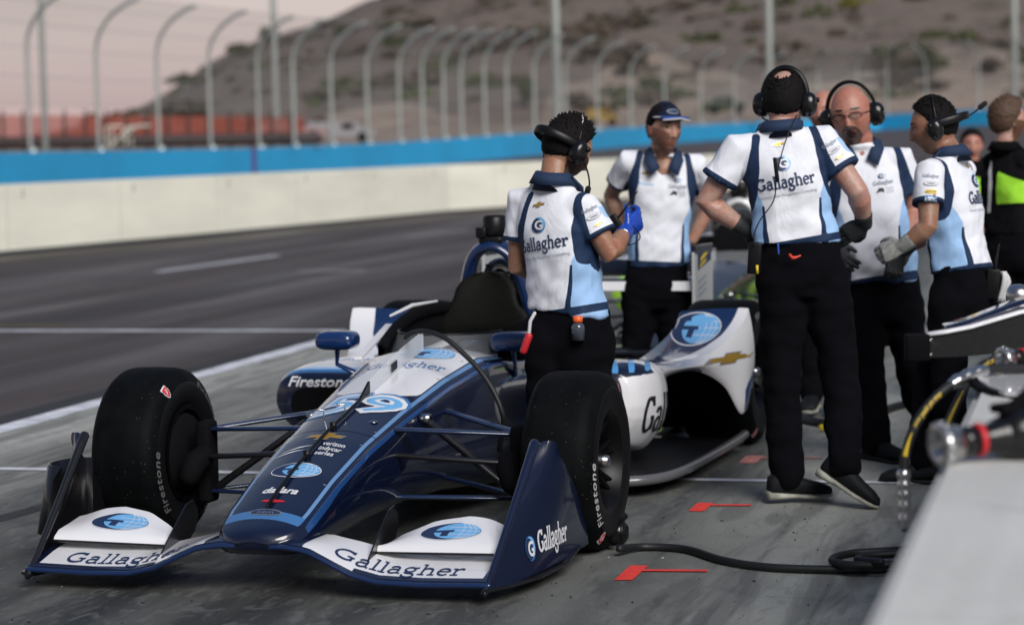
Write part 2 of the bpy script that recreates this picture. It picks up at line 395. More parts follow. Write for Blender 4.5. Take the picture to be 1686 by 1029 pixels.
def ground_mat(name, base, dark, light, streak, sc=1.0, rough=.8, speck=0.0, ax='Y', bump=.002, lane=False, spec=.28):
    m = bpy.data.materials.new(name); t = nodes(m); b = t.nodes['Principled BSDF']; N = t.nodes.new; L = t.links.new
    b.inputs['Roughness'].default_value = rough; b.inputs['Specular IOR Level'].default_value = spec
    c = N('ShaderNodeTexCoord')
    def noi(scale, st=(1, 1, 1), det=6, rot=0, dist=0):
        mp_ = N('ShaderNodeMapping'); mp_.inputs['Scale'].default_value = st; mp_.inputs['Rotation'].default_value = (0, 0, R(rot)); L(c.outputs['Object'], mp_.inputs[0])
        n = N('ShaderNodeTexNoise'); n.inputs['Scale'].default_value = scale; n.inputs['Detail'].default_value = det; n.inputs['Distortion'].default_value = dist
        L(mp_.outputs[0], n.inputs[0]); return n.outputs[0]
    def rng(s, a, b_, lo, hi):
        r_ = N('ShaderNodeMapRange'); r_.inputs[1].default_value = a; r_.inputs[2].default_value = b_; r_.inputs[3].default_value = lo; r_.inputs[4].default_value = hi; L(s, r_.inputs[0]); return r_.outputs[0]
    def mix(f, a, b_):
        x = N('ShaderNodeMix'); x.data_type = 'RGBA'; L(f, x.inputs[0])
        for s, i in ((a, 6), (b_, 7)):
            if isinstance(s, tuple): x.inputs[i].default_value = s + (1,)
            else: L(s, x.inputs[i])
        return x.outputs[2]
    st = (1, .06, 1) if ax == 'Y' else (.06, 1, 1)
    col = mix(rng(noi(.6 * sc, det=7), .35, .65, 0, 1), base, light)
    col = mix(rng(noi(1.3 * sc, st, 5, 2.5, .6), .44, .66, 0, streak), col, dark)           # long rubber streaks
    col = mix(rng(noi(5.0 * sc, st, 4, -1.5, .3), .50, .72, 0, streak * .7), col, dark)
    col = mix(rng(noi(2.2 * sc, det=8, dist=1.2), .56, .72, 0, .3 if lane else .5), col, dark)                # stains
    if lane:      # rubber laid down where cars enter and leave the box, cleaner concrete towards the pit wall
        sp = N('ShaderNodeSeparateXYZ'); L(c.outputs['Object'], sp.inputs[0])
        wob = N('ShaderNodeMath'); wob.operation = 'MULTIPLY_ADD'; L(noi(.9, (1, .25, 1), 5, 0, .5), wob.inputs[0]); wob.inputs[1].default_value = 1.5; wob.inputs[2].default_value = -.75
        ad = N('ShaderNodeMath'); ad.operation = 'ADD'; L(sp.outputs['X'], ad.inputs[0]); L(wob.outputs[0], ad.inputs[1])
        t01 = rng(ad.outputs[0], -6.0, 0.0, 0, 1); rp = N('ShaderNodeValToRGB'); L(t01, rp.inputs[0]); E = rp.color_ramp.elements
        E[0].position = 0; E[0].color = (.18,) * 3 + (1,); E[1].position = 1; E[1].color = (.02,) * 3 + (1,)
        for p_, v_ in ((.18, .40), (.27, .86), (.45, 1.0), (.62, .98), (.72, .72), (.80, .14)): e_ = E.new(p_); e_.color = (v_,) * 3 + (1,)
        br = N('ShaderNodeMath'); br.operation = 'MULTIPLY'; L(rp.outputs[0], br.inputs[0]); L(rng(noi(2.6, (1, .12, 1), 7, 3, .4), .36, .62, .80, 1.0), br.inputs[1])
        col = mix(br.outputs[0], col, (.010, .0115, .0125))
        col = mix(rng(noi(7, (1, .14, 1), 8, 1, 1.0), .54, .62, 0, .36), col, (.02, .022, .024))
        col = mix(rng(noi(3.2, (1.6, .14, 1), 9, 2, 1.2), .53, .60, 0, .38), col, (.03, .032, .034))
        col = mix(rng(noi(16, (1, .4, 1), 8, 0, 1.0), .52, .66, 0, .40), col, (.20, .205, .20))
    col = mix(rng(noi(90, det=3), .3, .7, 0, .25), col, dark)
    if speck:
        v = N('ShaderNodeTexVoronoi'); v.inputs['Scale'].default_value = 9; L(c.outputs['Object'], v.inputs[0])
        col = mix(rng(v.outputs['Distance'], .035, .05, speck, 0), col, (.01, .01, .01))
    L(col, b.inputs['Base Color'])
    bp = N('ShaderNodeBump'); bp.inputs['Distance'].default_value = bump; L(noi(120, det=5), bp.inputs['Height']); L(bp.outputs[0], b.inputs['Normal'])
    rr = rng(noi(3 * sc, st, 4), .4, .65, rough, rough - .22); L(rr, b.inputs['Roughness'])
    return m
M['dirt'] = ground_mat('desert dirt', (.13, .10, .08), (.07, .055, .045), (.17, .13, .10), .3, .2)
M['asphalt'] = ground_mat('pit road asphalt', (.058, .043, .041), (.024, .019, .019), (.080, .062, .059), .8, .5, .62, ax='Y')
M['concrete'] = ground_mat('rubbered concrete', (.50, .515, .465), (.07, .075, .075), (.58, .585, .53), .45, .9, .70, speck=.9, lane=True, bump=.004)
M['trackasph'] = ground_mat('track asphalt', (.075, .062, .062), (.05, .042, .043), (.09, .075, .075), .4, .1)
M['line'] = mat('worn white road paint', (.62, .64, .69), .7, var=.35, vscale=6, bump=.001, bscale=80)
M['linefaint'] = mat('worn faded road paint', (.32, .30, .32), .7, var=.4, vscale=9)
M['lineyellow'] = mat('worn yellow road paint', (.17, .13, .06), .7, var=.4, vscale=6)

sheet('ground', [(-3000, -500), (3000, -500), (3000, 3000), (-3000, 3000)], -.012, M['dirt'])
EX = -5.86
sheet('pit_road', [(-60, -15), (EX, -15), (EX, 140), (-60, 140)], 0.0, M['asphalt'])
sheet('pit_box_concrete', [(EX, -15), (12, -15), (12, 140), (EX, 140)], 0.0, M['concrete'])
def line(pts, w_, m_, z=.004):
    a = Vector((pts[0][0], pts[0][1], 0)); b = Vector((pts[1][0], pts[1][1], 0)); t = (b - a).normalized(); n_ = Vector((-t.y, t.x, 0)) * w_ / 2
    return [(a + n_)[:2], (b + n_)[:2], (b - n_)[:2], (a - n_)[:2]]
sheet('road_seam', line([(EX - .16, -10), (EX - .16, 120)], .22, 0), .002, mat('dark joint sealant', (.018, .019, .021), .7, var=.4, vscale=3))
sheet('road_line', line([(EX + .03, -10), (EX + .03, 120)], .17, 0), .004, M['line'])
sheet('road_line', line([(EX + .30, 10.19), (3, 10.19)], .07, 0), .004, M['line'])
sheet('road_line', line([(-22, 18.07), (EX - .10, 18.07)], .13, 0), .004, M['line'])
sheet('road_line', line([(EX + .30, 18.07), (3, 18.07)], .08, 0), .004, M['line'])
sheet('road_line', line([(-16, 18.62), (-8.6, 18.62)], .10, 0), .004, M['lineyellow'])
sheet('road_line', line([(-11.17, 26.6), (-10.98, 30.4)], .13, 0), .004, M['line'])
a_, b_ = atz(668, 391), atz(772, 379); sheet('road_line', line([(a_.x, a_.y), (b_.x, b_.y)], .13, 0), .004, M['linefaint'])
a_, b_ = atz(490, 447), atz(602, 446); sheet('road_line', line([(a_.x, a_.y), (b_.x, b_.y)], .22, 0), .004, M['linefaint'])
a_, b_ = atz(-60, 870), atz(95, 828); sheet('rubber_streak', line([(a_.x, a_.y), (b_.x, b_.y)], .10, 0), .002, mat('black rubber mark', (.018, .018, .02), .7, var=.5, vscale=8))

# ---- low white wall between pit road and track
M['wallwhite'] = mat('painted white wall', (.88, .87, .74), .6, var=.09, vscale=.5, bstretch=(1, 1, 4))
M['walljoint'] = mat('wall joint', (.48, .49, .44), .8)
M['wallfoot'] = mat('dark wall foot', (.035, .04, .045), .8)
M['bluewall'] = mat('blue barrier paint', (.02, .36, .68), .5, var=.08, vscale=.4)
wb = [atz(px, py) for px, py in ((-500, 476), (-200, 442), (0, 422), (370, 388), (740, 352), (1000, 334), (1180, 319), (1300, 309), (1420, 300))]
def wall_strip(name, pts, z0, z1, th, m_, m_top=None, parent=None):
    """vertical wall along pts (list of Vector with own base z when z0 is None)"""
    g = G(); n = len(pts)
    for i, p in enumerate(pts):
        t = (pts[min(i + 1, n - 1)] - pts[max(i - 1, 0)]); t.z = 0; t.normalize(); nn = Vector((-t.y, t.x, 0)) * th
        za = z0[i] if hasattr(z0, '__len__') else z0; zb = z1[i] if hasattr(z1, '__len__') else z1
        g.v += [Vector((p.x, p.y, za)), Vector((p.x, p.y, zb)), Vector((p.x, p.y, zb)) + nn, Vector((p.x, p.y, za)) + nn]
    for i in range(n - 1):
        for k in range(4):
            k2 = (k + 1) % 4; g.f.append((i * 4 + k, i * 4 + k2, (i + 1) * 4 + k2, (i + 1) * 4 + k)); g.m.append(0)
    g.f += [(0, 1, 2, 3), ((n - 1) * 4, (n - 1) * 4 + 1, (n - 1) * 4 + 2, (n - 1) * 4 + 3)]; g.m += [0, 0]
    return g.build(name, m_, parent, smooth=False)
pw = wall_strip('pit_road_wall', wb, .07, 1.02, .35, M['wallwhite'])
tag(pw, 'long low white concrete wall running behind the pit road below the blue barrier', 'wall')
wall_strip('wall_foot', [p + Vector((.02, -.02, 0)) for p in wb], 0, .07, .3, M['wallfoot'], parent=pw)
def along(pts, step, start=0):
    out = []; d = start; acc = 0
    for i in range(len(pts) - 1):
        L_ = (pts[i + 1] - pts[i]).length
        while d <= acc + L_:
            out.append((pts[i].lerp(pts[i + 1], (d - acc) / L_), (pts[i + 1] - pts[i]).normalized())); d += step
        acc += L_
    return out
g = G()
for p, t in along(wb, 3.05, 1.2):
    nn = Vector((t.y, -t.x, 0)); rot = Matrix(((t.x, nn.x, 0), (t.y, nn.y, 0), (0, 0, 1))).to_4x4()
    g.box(p + nn * .002 + UP * .545, (.012, .006, .93), 0, rot); g.box(p + nn * .008 + UP * .90 + t * .4, (.05, .02, .12), 0, rot)
g.build('joint', [M['walljoint'], M['wallfoot']], pw, smooth=False)
# ribbon of rubber and dust along the foot of the wall
g = G()
for p in wb:
    pass
# ---- outer blue barrier on the banked track
BX = [-700, -250, 0, 200, 450, 650, 860, 1040, 1250, 1450, 1686, 1950, 2300]
BS = [66, 55, 48, 43, 37.5, 33, 29, 23.5, 19.5, 19, 20, 22, 25]
BT = [262, 257, 252, 249, 244, 236, 221, 211, 202, 190, 178, 168, 158]
bp_, bz0, bz1 = [], [], []
bxx = list(range(-700, 2301, 50))
for px in bxx:
    s_ = interp(BX, BS, px); p = at(px, hor(px), FPX / s_); bp_.append(Vector((p.x, p.y, 0)))
    zt = CAMH + (hor(px) - interp(BX, BT, px)) / s_; bz1.append(zt); bz0.append(zt - 1.3)
bw = wall_strip('blue_barrier', bp_, [z - .3 for z in bz0], bz1, .5, M['bluewall'])
tag(bw, 'long bright blue barrier wall along the outside of the banked track, below the fence', 'barrier')
j = at(418, 262, FPX / interp(BX, BS, 418) - .06); t_ = (bp_[24] - bp_[22]).normalized()
g = G(); g.box((j.x, j.y, interp(bxx, bz1, 418) - .62), (.35, .1, 1.25), 0, Matrix.Rotation(math.atan2(t_.y, t_.x), 4, 'Z')); g.build('joint_cover', mat('purple joint panel', (.10, .08, .25), .6), bw, smooth=False)
# banked racing surface in front of it
g = G(); n = len(bp_)
for k, (p, z) in enumerate(zip(bp_, bz0)):
    for q, fz in ((1.0, 1.0), (.93, .72), (.86, .4), (.80, .12), (.74, -.006), (.5, -.006)):
        g.v.append(Vector((p.x * q, p.y * q, z * fz if fz > 0 else fz)))
for i in range(n - 1):
    for k in range(5): g.f.append((i * 6 + k, i * 6 + k + 1, (i + 1) * 6 + k + 1, (i + 1) * 6 + k)); g.m.append(0)
tag(g.build('racing_track', M['trackasph']), kind='structure')

# ---- catch fence: curved posts above the blue barrier
fence = empty('catch_fence', bp_[20]); fence.location.z = 0; FL = fence.location.copy()
tag(fence, 'tall catch fence of curved grey posts leaning over the blue barrier', 'fence')
M['galv'] = mat('galvanised steel', (.50, .54, .51), .45, .6)
M['mesh'] = mat('chain link mesh', (.25, .26, .25), .6, 0, alpha=.17)
posts = [-160, -55, 50, 163, 262, 347, 427, 485, 547, 606, 659, 697, 732, 761, 799, 836, 881, 933, 984, 1039, 1095, 1155, 1210, 1260, 1306, 1348, 1412, 1461, 1525, 1612, 1700]
prev = None; tops = []
mg = G(); wires = [[] for _ in range(9)]
for i, px in enumerate(posts):
    s_ = interp(BX, BS, px); p = at(px, hor(px), FPX / s_ + .8); z = interp(bxx, bz1, px) - .4
    k = min(max(int((px + 700) / 50), 1), len(bp_) - 2); t = (bp_[k + 1] - bp_[k - 1]).normalized(); nrm = Vector((t.y, -t.x, 0))
    if nrm.dot(-p) < 0: nrm = -nrm
    H_ = 4.1; pr = []
    for a in [0, .25, .5, .75, 1.0]: pr.append(Vector((p.x, p.y, z + H_ * a)))
    for a in range(12, 73, 12): pr.append(Vector((p.x, p.y, z + H_)) + nrm * 2.6 * (1 - math.cos(R(a))) + UP * 2.05 * math.sin(R(a)))
    g = G(); g.tube([v - FL for v in pr], .075 if i < 7 else .09, 8, 0); g.box(pr[0] - FL + UP * .3 + nrm * .1, (.25, .25, .5), 0)
    g.build('post', M['galv'], fence)
    for q in range(9): wires[q].append(pr[q + 2 if q < 8 else 10] if q + 2 < len(pr) else pr[-1])
g = G()
for q in (0, 1, 2, 4, 6, 8): g.tube([v - FL for v in wires[q]], .009, 5, 0)
g.build('cable', M['galv'], fence)
g = G()
for q in range(9):
    g.v += [v - FL for v in wires[q]]
nn = len(posts)
for q in range(8):
    for i in range(nn - 1): g.f.append((q * nn + i, q * nn + i + 1, (q + 1) * nn + i + 1, (q + 1) * nn + i)); g.m.append(0)
g.build('chain_link', M['mesh'], fence)

# ---- hill and land behind
SX = [-1500, -400, 0, 100, 180, 240, 300, 370, 430, 500, 560, 620, 800, 1100, 1700, 2300, 3200]
SY = [240, 236, 232, 214, 196, 172, 140, 104, 72, 46, 20, -5, -60, -110, -150, -150, -120]
FXX = [-1500, 0, 250, 500, 900, 1300, 1686, 3200]; FYY = [244, 240, 234, 218, 204, 192, 182, 160]
cols = list(np.linspace(-1500, 3200, 190)); rows = 46; hv = []; tan = []
def hill_pt(px, v):
    """v: 0 just behind the fence .. .15 foot .. 1 crest .. 1.3 behind"""
    s0 = interp(BX, BS, px); d0 = FPX / s0 + 2.0; zb = interp(bxx, bz0, px) - .2
    ds, df = 560, 270 if px > 500 else 230
    yf = interp(FXX, FYY, px); ys = interp(SX, SY, px)
    zf = CAMH + (hor(px) - yf) / (FPX / df); zs = CAMH + (hor(px) - ys) / (FPX / ds)
    if v < .15:
        a = v / .15; d = d0 + (df - d0) * a; z = zb + (zf - zb) * a ** .7
    elif v <= 1:
        a = (v - .15) / .85; d = df + (ds - df) * a; z = zf + (zs - zf) * (a ** 1.12)
    else:
        a = (v - 1) / .3; d = ds + 240 * a; z = zs * (1 - .7 * a)
    p = at(px, hor(px), d); p.z = z
    if v > .15:
        amp = min(1, (v - .15) * 6) * min(1, max(.15, (zs - zf) / 25))
        p.z += amp * (noise.noise(Vector((p.x, p.y, 0)) * .018) * 5 + noise.noise(Vector((p.x, p.y, 7)) * .06) * 2.2 + noise.noise(Vector((p.x, p.y, 3)) * .2) * .5)
    return p
vv = [0, .03, .07, .11] + list(np.linspace(.15, 1, 38)) + [1.05, 1.12, 1.2, 1.3]
for v in vv:
    for px in cols:
        p = hill_pt(px, v); hv.append(p)
        tan.append((.30 if px > 900 else .2) + .05 * math.sin(px * .013) - v if px > 520 else -.1 if v > .12 else .02)
nc = len(cols); hf = [(r_ * nc + c, r_ * nc + c + 1, (r_ + 1) * nc + c + 1, (r_ + 1) * nc + c) for r_ in range(len(vv) - 1) for c in range(nc - 1)]
M['hill'] = paint_mat('scrubby hillside', (.135, .104, .086), [('tan', (.28, .22, .175))], rough=.95)
t = M['hill'].node_tree; b = t.nodes['Principled BSDF']; lk = b.inputs['Base Color'].links[0].from_socket
tcn = t.nodes.new('ShaderNodeTexCoord'); 
prevs = lk
for sc_, lo, hi, col in ((.05, .42, .6, (.15, .12, .10)), (.25, .52, .62, (.055, .05, .035)), (.6, .55, .68, (.20, .16, .13))):
    nn_ = t.nodes.new('ShaderNodeTexNoise'); nn_.inputs['Scale'].default_value = sc_; nn_.inputs['Detail'].default_value = 8; t.links.new(tcn.outputs['Object'], nn_.inputs[0])
    rr_ = t.nodes.new('ShaderNodeMapRange'); rr_.inputs[1].default_value = lo; rr_.inputs[2].default_value = hi; rr_.inputs[4].default_value = .6; t.links.new(nn_.outputs[0], rr_.inputs[0])
    mx_ = t.nodes.new('ShaderNodeMix'); mx_.data_type = 'RGBA'; t.links.new(rr_.outputs[0], mx_.inputs[0]); t.links.new(prevs, mx_.inputs[6]); mx_.inputs[7].default_value = col + (1,); prevs = mx_.outputs[2]
t.links.new(prevs, b.inputs['Base Color'])
hill = np_mesh('hill', np.array([tuple(p) for p in hv]), hf, M['hill'], attrs={'tan': tan}); tag(hill, kind='structure')

rs = random.Random(11)
def clump(g, c, rx, rz, nleaf, sz, m=0, hollow=.35):
    for _ in range(nleaf):
        d = Vector((rs.gauss(0, 1), rs.gauss(0, 1), abs(rs.gauss(0, 1)) * .9)).normalized() * (hollow + (1 - hollow) * rs.random())
        p = c + Vector((d.x * rx, d.y * rx, d.z * rz)); a = Vector((rs.gauss(0, 1), rs.gauss(0, 1), rs.gauss(0, 1))).normalized(); b = a.orthogonal().normalized(); s_ = sz * rs.uniform(.6, 1.4)
        n = len(g.v); g.v += [p - a * s_, p + b * s_ * .6, p + a * s_, p - b * s_ * .6]; g.f.append((n, n + 1, n + 2, n + 3)); g.m.append(m)
M['scrub'] = mat('dry brown scrub', (.075, .056, .042), .9, var=.4, vscale=.3)
M['scrubg'] = mat('dusty green scrub', (.050, .058, .022), .9, var=.4, vscale=.3)
M['bark'] = mat('grey bark', (.09, .07, .055), .9, var=.3, vscale=8)
g = G()
for _ in range(430):
    px = rs.uniform(150, 1800); v = .17 + .8 * rs.random() ** 1.3
    if v < .3 and px > 520 and rs.random() < .7: continue
    p = hill_pt(px, v); r_ = rs.uniform(.9, 2.6) * (1.2 - .3 * v); m_ = 1 if rs.random() < .3 else 0
    for _q in range(rs.choice((1, 2, 2, 3))): clump(g, p + Vector((rs.uniform(-1.5, 1.5) * r_, rs.uniform(-1, 1) * r_, -.1)), r_, r_ * .6, 22, .34 * r_, m_)
so_ = g.build('scrub', [M['scrub'], M['scrubg']], smooth=False); tag(so_, kind='stuff')
bushes = [(445, 62, 2.4, 4.0, 'shrub standing alone on the skyline ridge, tallest of the ridge shrubs', 1, 1.0), (300, 133, 2.2, 2.8, 'round shrub lower down the ridge skyline left of the hill', 1, 1.0),
          (152, 188, 2.4, 3.0, 'low shrub at the far left foot of the hill above the red screen', 1, .9), (866, 168, 1.7, 4.6, 'narrow green tree at the foot of the hill behind the middle fence posts', 1, .35),
          (955, 175, 2.2, 2.6, 'dark bush at the foot of the hill just right of the tall middle light pole', 0, .28), (1070, 160, 3.0, 4.0, 'wide dark green bush on the bank above the capped crewman', 1, .33),
          (1462, 128, 6.0, 4.5, 'largest dark bush on the hill above the bald crewman', 0, .42), (1527, 120, 3.0, 5.0, 'greener bush touching the right side of the largest dark bush', 1, .42),
          (1630, 112, 2.4, 2.0, 'small dark bush on the hill near the right edge', 0, .45), (1408, 12, 3.8, 3.2, 'yellow green bush high on the hill at the top edge', 2, .8)]
M['scrubyy'] = mat('yellow green scrub', (.16, .15, .03), .9, var=.4, vscale=.3)
for px, py, rx, hh, lab, mi_, v in bushes:
    lo, hi = .15, 1.0
    for _ in range(24):                                   # find where the hillside shows at this height
        mid = (lo + hi) / 2; q = hill_pt(px, mid); d = RCW.transposed() @ (q - Vector((0, 0, CAMH))); y = CYP - FPX * d.y / -d.z
        if y > py + 8: lo = mid
        else: hi = mid
    q = hill_pt(px, lo); r0 = empty('desert_bush', q); tag(r0, lab, 'bush')
    g = G()
    for k in range(5):
        a = k * 1.257; g.tube([Vector((0, 0, -.5)), Vector((math.cos(a) * .3 * rx, math.sin(a) * .3 * rx, hh * .35)), Vector((math.cos(a) * .6 * rx, math.sin(a) * .6 * rx, hh * .7))], [.16, .10, .04], 6)
    g.build('trunk', M['bark'], r0)
    g = G()
    for k in range(9):
        a = rs.uniform(0, 6.28); q2 = rs.uniform(.1, .65); clump(g, Vector((math.cos(a) * rx * q2, math.sin(a) * rx * q2, hh * rs.uniform(.15, .6))), rx * .5, hh * .42, 60, .26, 0, .2)
    g.build('crown', [M['scrub'], M['scrubg'], M['scrubyy']][mi_], r0, smooth=False)

# ---- light masts
def mast(px, ybase, s_, rad, lab):
    b_ = at(px, ybase, FPX / s_); r0 = empty('light_mast', b_); tag(r0, lab, 'light pole', 'tall light masts behind the track')
    g = G(); g.tube([Vector((0, 0, -1)), Vector((0, 0, 8)), Vector((0, 0, 22))], [rad, rad * .85, rad * .6], 12); g.build('pole', M['galv'], r0)
    g = G(); g.box((0, 0, 22.1), (4, .2, .2), 0); [g.box((x_, -.25, 21.6), (.7, .35, .6), 0, Matrix.Rotation(R(-25), 4, 'X'), .05) for x_ in (-1.6, -.55, .55, 1.6)]; g.build('lamp_head', M['galv'], r0, smooth=False)
mast(75, 238, 42, .12, 'tall grey light pole between the first two curved fence posts at far left')
mast(456, 236, 33, .17, 'thick pale light pole in front of the hill ridge, left of middle')
mast(918, 202, 27, .29, 'thickest tall light pole in the middle, right of the black haired crewman')
mast(1268, 190, 20, .32, 'tall grey light pole directly above the crewman seen from behind')
mast(1671, 180, 19, .32, 'tall pale light pole at the right edge above the green and black suit')
mast(742, 216, 24, .22, 'greenish light pole in line with the closely packed fence posts') if 0 else None

# ---- translucent red screen fence and things behind the barrier
sc_r = empty('screen_fence', at(250, 236, FPX / 36)); SL = sc_r.location.copy(); tag(sc_r, 'long orange red translucent screen fence on dark posts beyond the blue barrier', 'fence')
M['redscreen'] = mat('orange red mesh screen', (.33, .075, .05), .85, alpha=.70)
g = G(); px_l = list(range(-60, 520, 20))
for px in px_l:
    wv = math.sin(px * .21) * .12
    for y in (190 + px * .006, 236 - px * .006):
        p = at(px, y, FPX / 36 + wv); g.v.append(p - SL)
for i in range(len(px_l) - 1): g.f.append((2 * i, 2 * i + 2, 2 * i + 3, 2 * i + 1)); g.m.append(0)
g.build('screen', M['redscreen'], sc_r)
M['darkpost'] = mat('dark steel post', (.05, .035, .035), .6)
for px in range(-30, 510, 34):
    a = at(px, 183, FPX / 36 - .2); b = Vector((a.x, a.y, a.z - 2.2)); g = G(); g.tube([b - SL, a - SL], .06, 6); g.build('post', M['darkpost'], sc_r)
g = G(); g.tube([at(-60, 237, FPX / 36 - .1) - SL, at(520, 228, FPX / 36 - .1) - SL], .28, 6); g.build('kerb_rail', M['darkpost'], sc_r)
# white steel stair frame
st = empty('stair_frame', at(205, 240, FPX / 40)); tag(st, 'small white tubular stair frame behind the blue barrier in front of the red screen', 'stairs')
g = G()
for y in (-.3, .3):
    g.tube([(-.65, y, 0), (-.65, y, .8), (-.2, y, .8)], .05, 6); g.tube([(-.55, y, -.1), (.35, y, .75), (1.0, y, .8)], .05, 6); g.tube([(.2, y, 0), (.2, y, .7)], .04, 6)
for k in range(5): g.box((-.45 + k * .2, 0, .05 + k * .15), (.2, .6, .03))
g.build('frame', M['wallwhite'], st)
# parked vehicles far behind the barrier
def vehicle(px, py, s_, L_, H_, col, name, lab, cat, face=0, boxy=True):
    b_ = at(px, py, FPX / s_); r0 = empty(name, b_, math.atan2(HR.y, HR.x) + face); tag(r0, lab, cat)
    bm_ = mat('paint ' + name, col, .4, 0, .5)
    prof = [(-.5, .28), (-.5, .95), (-.46, 1.0), (.12, 1.0), (.24, .98), (.34, .62), (.48, .55), (.5, .48), (.5, .28)] if boxy else [(-.5, .3), (-.5, .62), (-.44, .66), (-.30, .98), (.1, 1.0), (.26, .68), (.46, .6), (.5, .5), (.5, .3)]
    rings = []
    for w_, k in ((-.9, .94), (-.8, 1.0), (.8, 1.0), (.9, .94)):
        rings.append([Vector((x * L_, w_, (z * H_ - .3 * H_) * k + .3 * H_)) for x, z in prof])
    g = G(); g.loft(rings); g.build('body', bm_, r0, smooth=False)
    for y in (-.905, .905):
        g = G(); g.box((.12 * L_, y, .78 * H_), (.16 * L_, .03, .26 * H_)); g.build('window', M['flatblack'], r0, smooth=False)
    for x in (-.32, .32):
        for y in (-.8, .8): g = G(); g.lathe([(-.12, .1), (-.12, .34), (.12, .34), (.12, .1)], 'y', (x * L_, y, .34), 16); g.build('wheel', M['rubber'], r0, smooth=False)
vehicle(560, 236, 26, 4.6, 1.35, (.30, .29, .30), 'parked_van', 'white van parked behind the blue barrier right of the red screen', 'van')
vehicle(480, 237, 30, 4.0, 1.3, (.34, .22, .21), 'parked_car', 'pinkish parked car half behind the red screen end', 'car', boxy=False)
vehicle(992, 208, 19, 2.6, 1.5, (.30, .20, .06), 'site_vehicle', 'yellow site vehicle beyond the barrier, left of the navy cap', 'vehicle')
vehicle(1196, 188, 17, 3.6, 1.7, (.03, .045, .03), 'utility_cart', 'dark green utility cart on the bank left of the crewman seen from behind', 'cart', boxy=False)

# ---- crumbs of rubber and grit scattered on the pit floor
rs2 = random.Random(5); g = G()
for _ in range(700):
    x = rs2.uniform(-5.6, -.45); y = 6.3 + 8 * rs2.random() ** 1.4; r_ = rs2.uniform(.0018, .0048) * (1.6 if rs2.random() < .05 else 1); a = rs2.uniform(0, 6.28); e_ = rs2.uniform(1, 2.4); n = len(g.v)
    ca, sa_ = math.cos(a), math.sin(a)
    for px_, py_ in ((-1, 0), (0, -1), (1, 0), (0, 1)): g.v.append(Vector((x + r_ * (e_ * px_ * ca - py_ * sa_), y + r_ * (e_ * px_ * sa_ + py_ * ca), .0015)))
    g.v.append(Vector((x, y, .0015 + r_ * .9))); g.f += [(n, n + 1, n + 4), (n + 1, n + 2, n + 4), (n + 2, n + 3, n + 4), (n + 3, n, n + 4)]; g.m += [0 if rs2.random() < .94 else 1] * 4
db = g.build('rubber_crumbs', [mat('rubber crumb', (.008, .008, .009), .8), mat('pale grit', (.35, .34, .31), .8)], smooth=False); tag(db, kind='stuff')
# ================================================================== RACING CAR (local frame: x photo right, y towards the tail, z up; front axle at y=0)
def G2(): return G()
def nose_sec(y):
    ys = [-1.075, -1.06, -1.03, -.98, -.90, -.68, -.37, 0, .42, .80, 1.0, 1.25, 1.6, 1.9, 2.2]
    W_ = [.055, .09, .125, .145, .155, .162, .172, .190, .222, .262, .285, .30, .31, .30, .28]
    ZT = [.205, .218, .232, .252, .285, .365, .452, .532, .612, .668, .655, .64, .64, .66, .64]
    CR = [.02, .022, .024, .027, .030, .033, .036, .040, .046, .052, .05, .05, .05, .05, .05]
    WS = [.06, .098, .137, .158, .17, .178, .190, .212, .245, .29, .31, .33, .35, .35, .33]
    ZB = [.165, .148, .135, .128, .125, .13, .145, .15, .13, .09, .07, .06, .05, .05, .05]
    f = lambda A: interp(ys, A, y); return f(W_), f(ZT), f(CR), f(WS), f(ZB)
def nose_pt(y, u, lift=0):
    """point on the top skin, u across in -1..1"""
    w_, zt, c, ws, zb = nose_sec(y); return Vector((u * w_, y, zt - c * abs(u) ** 2.2 + lift))
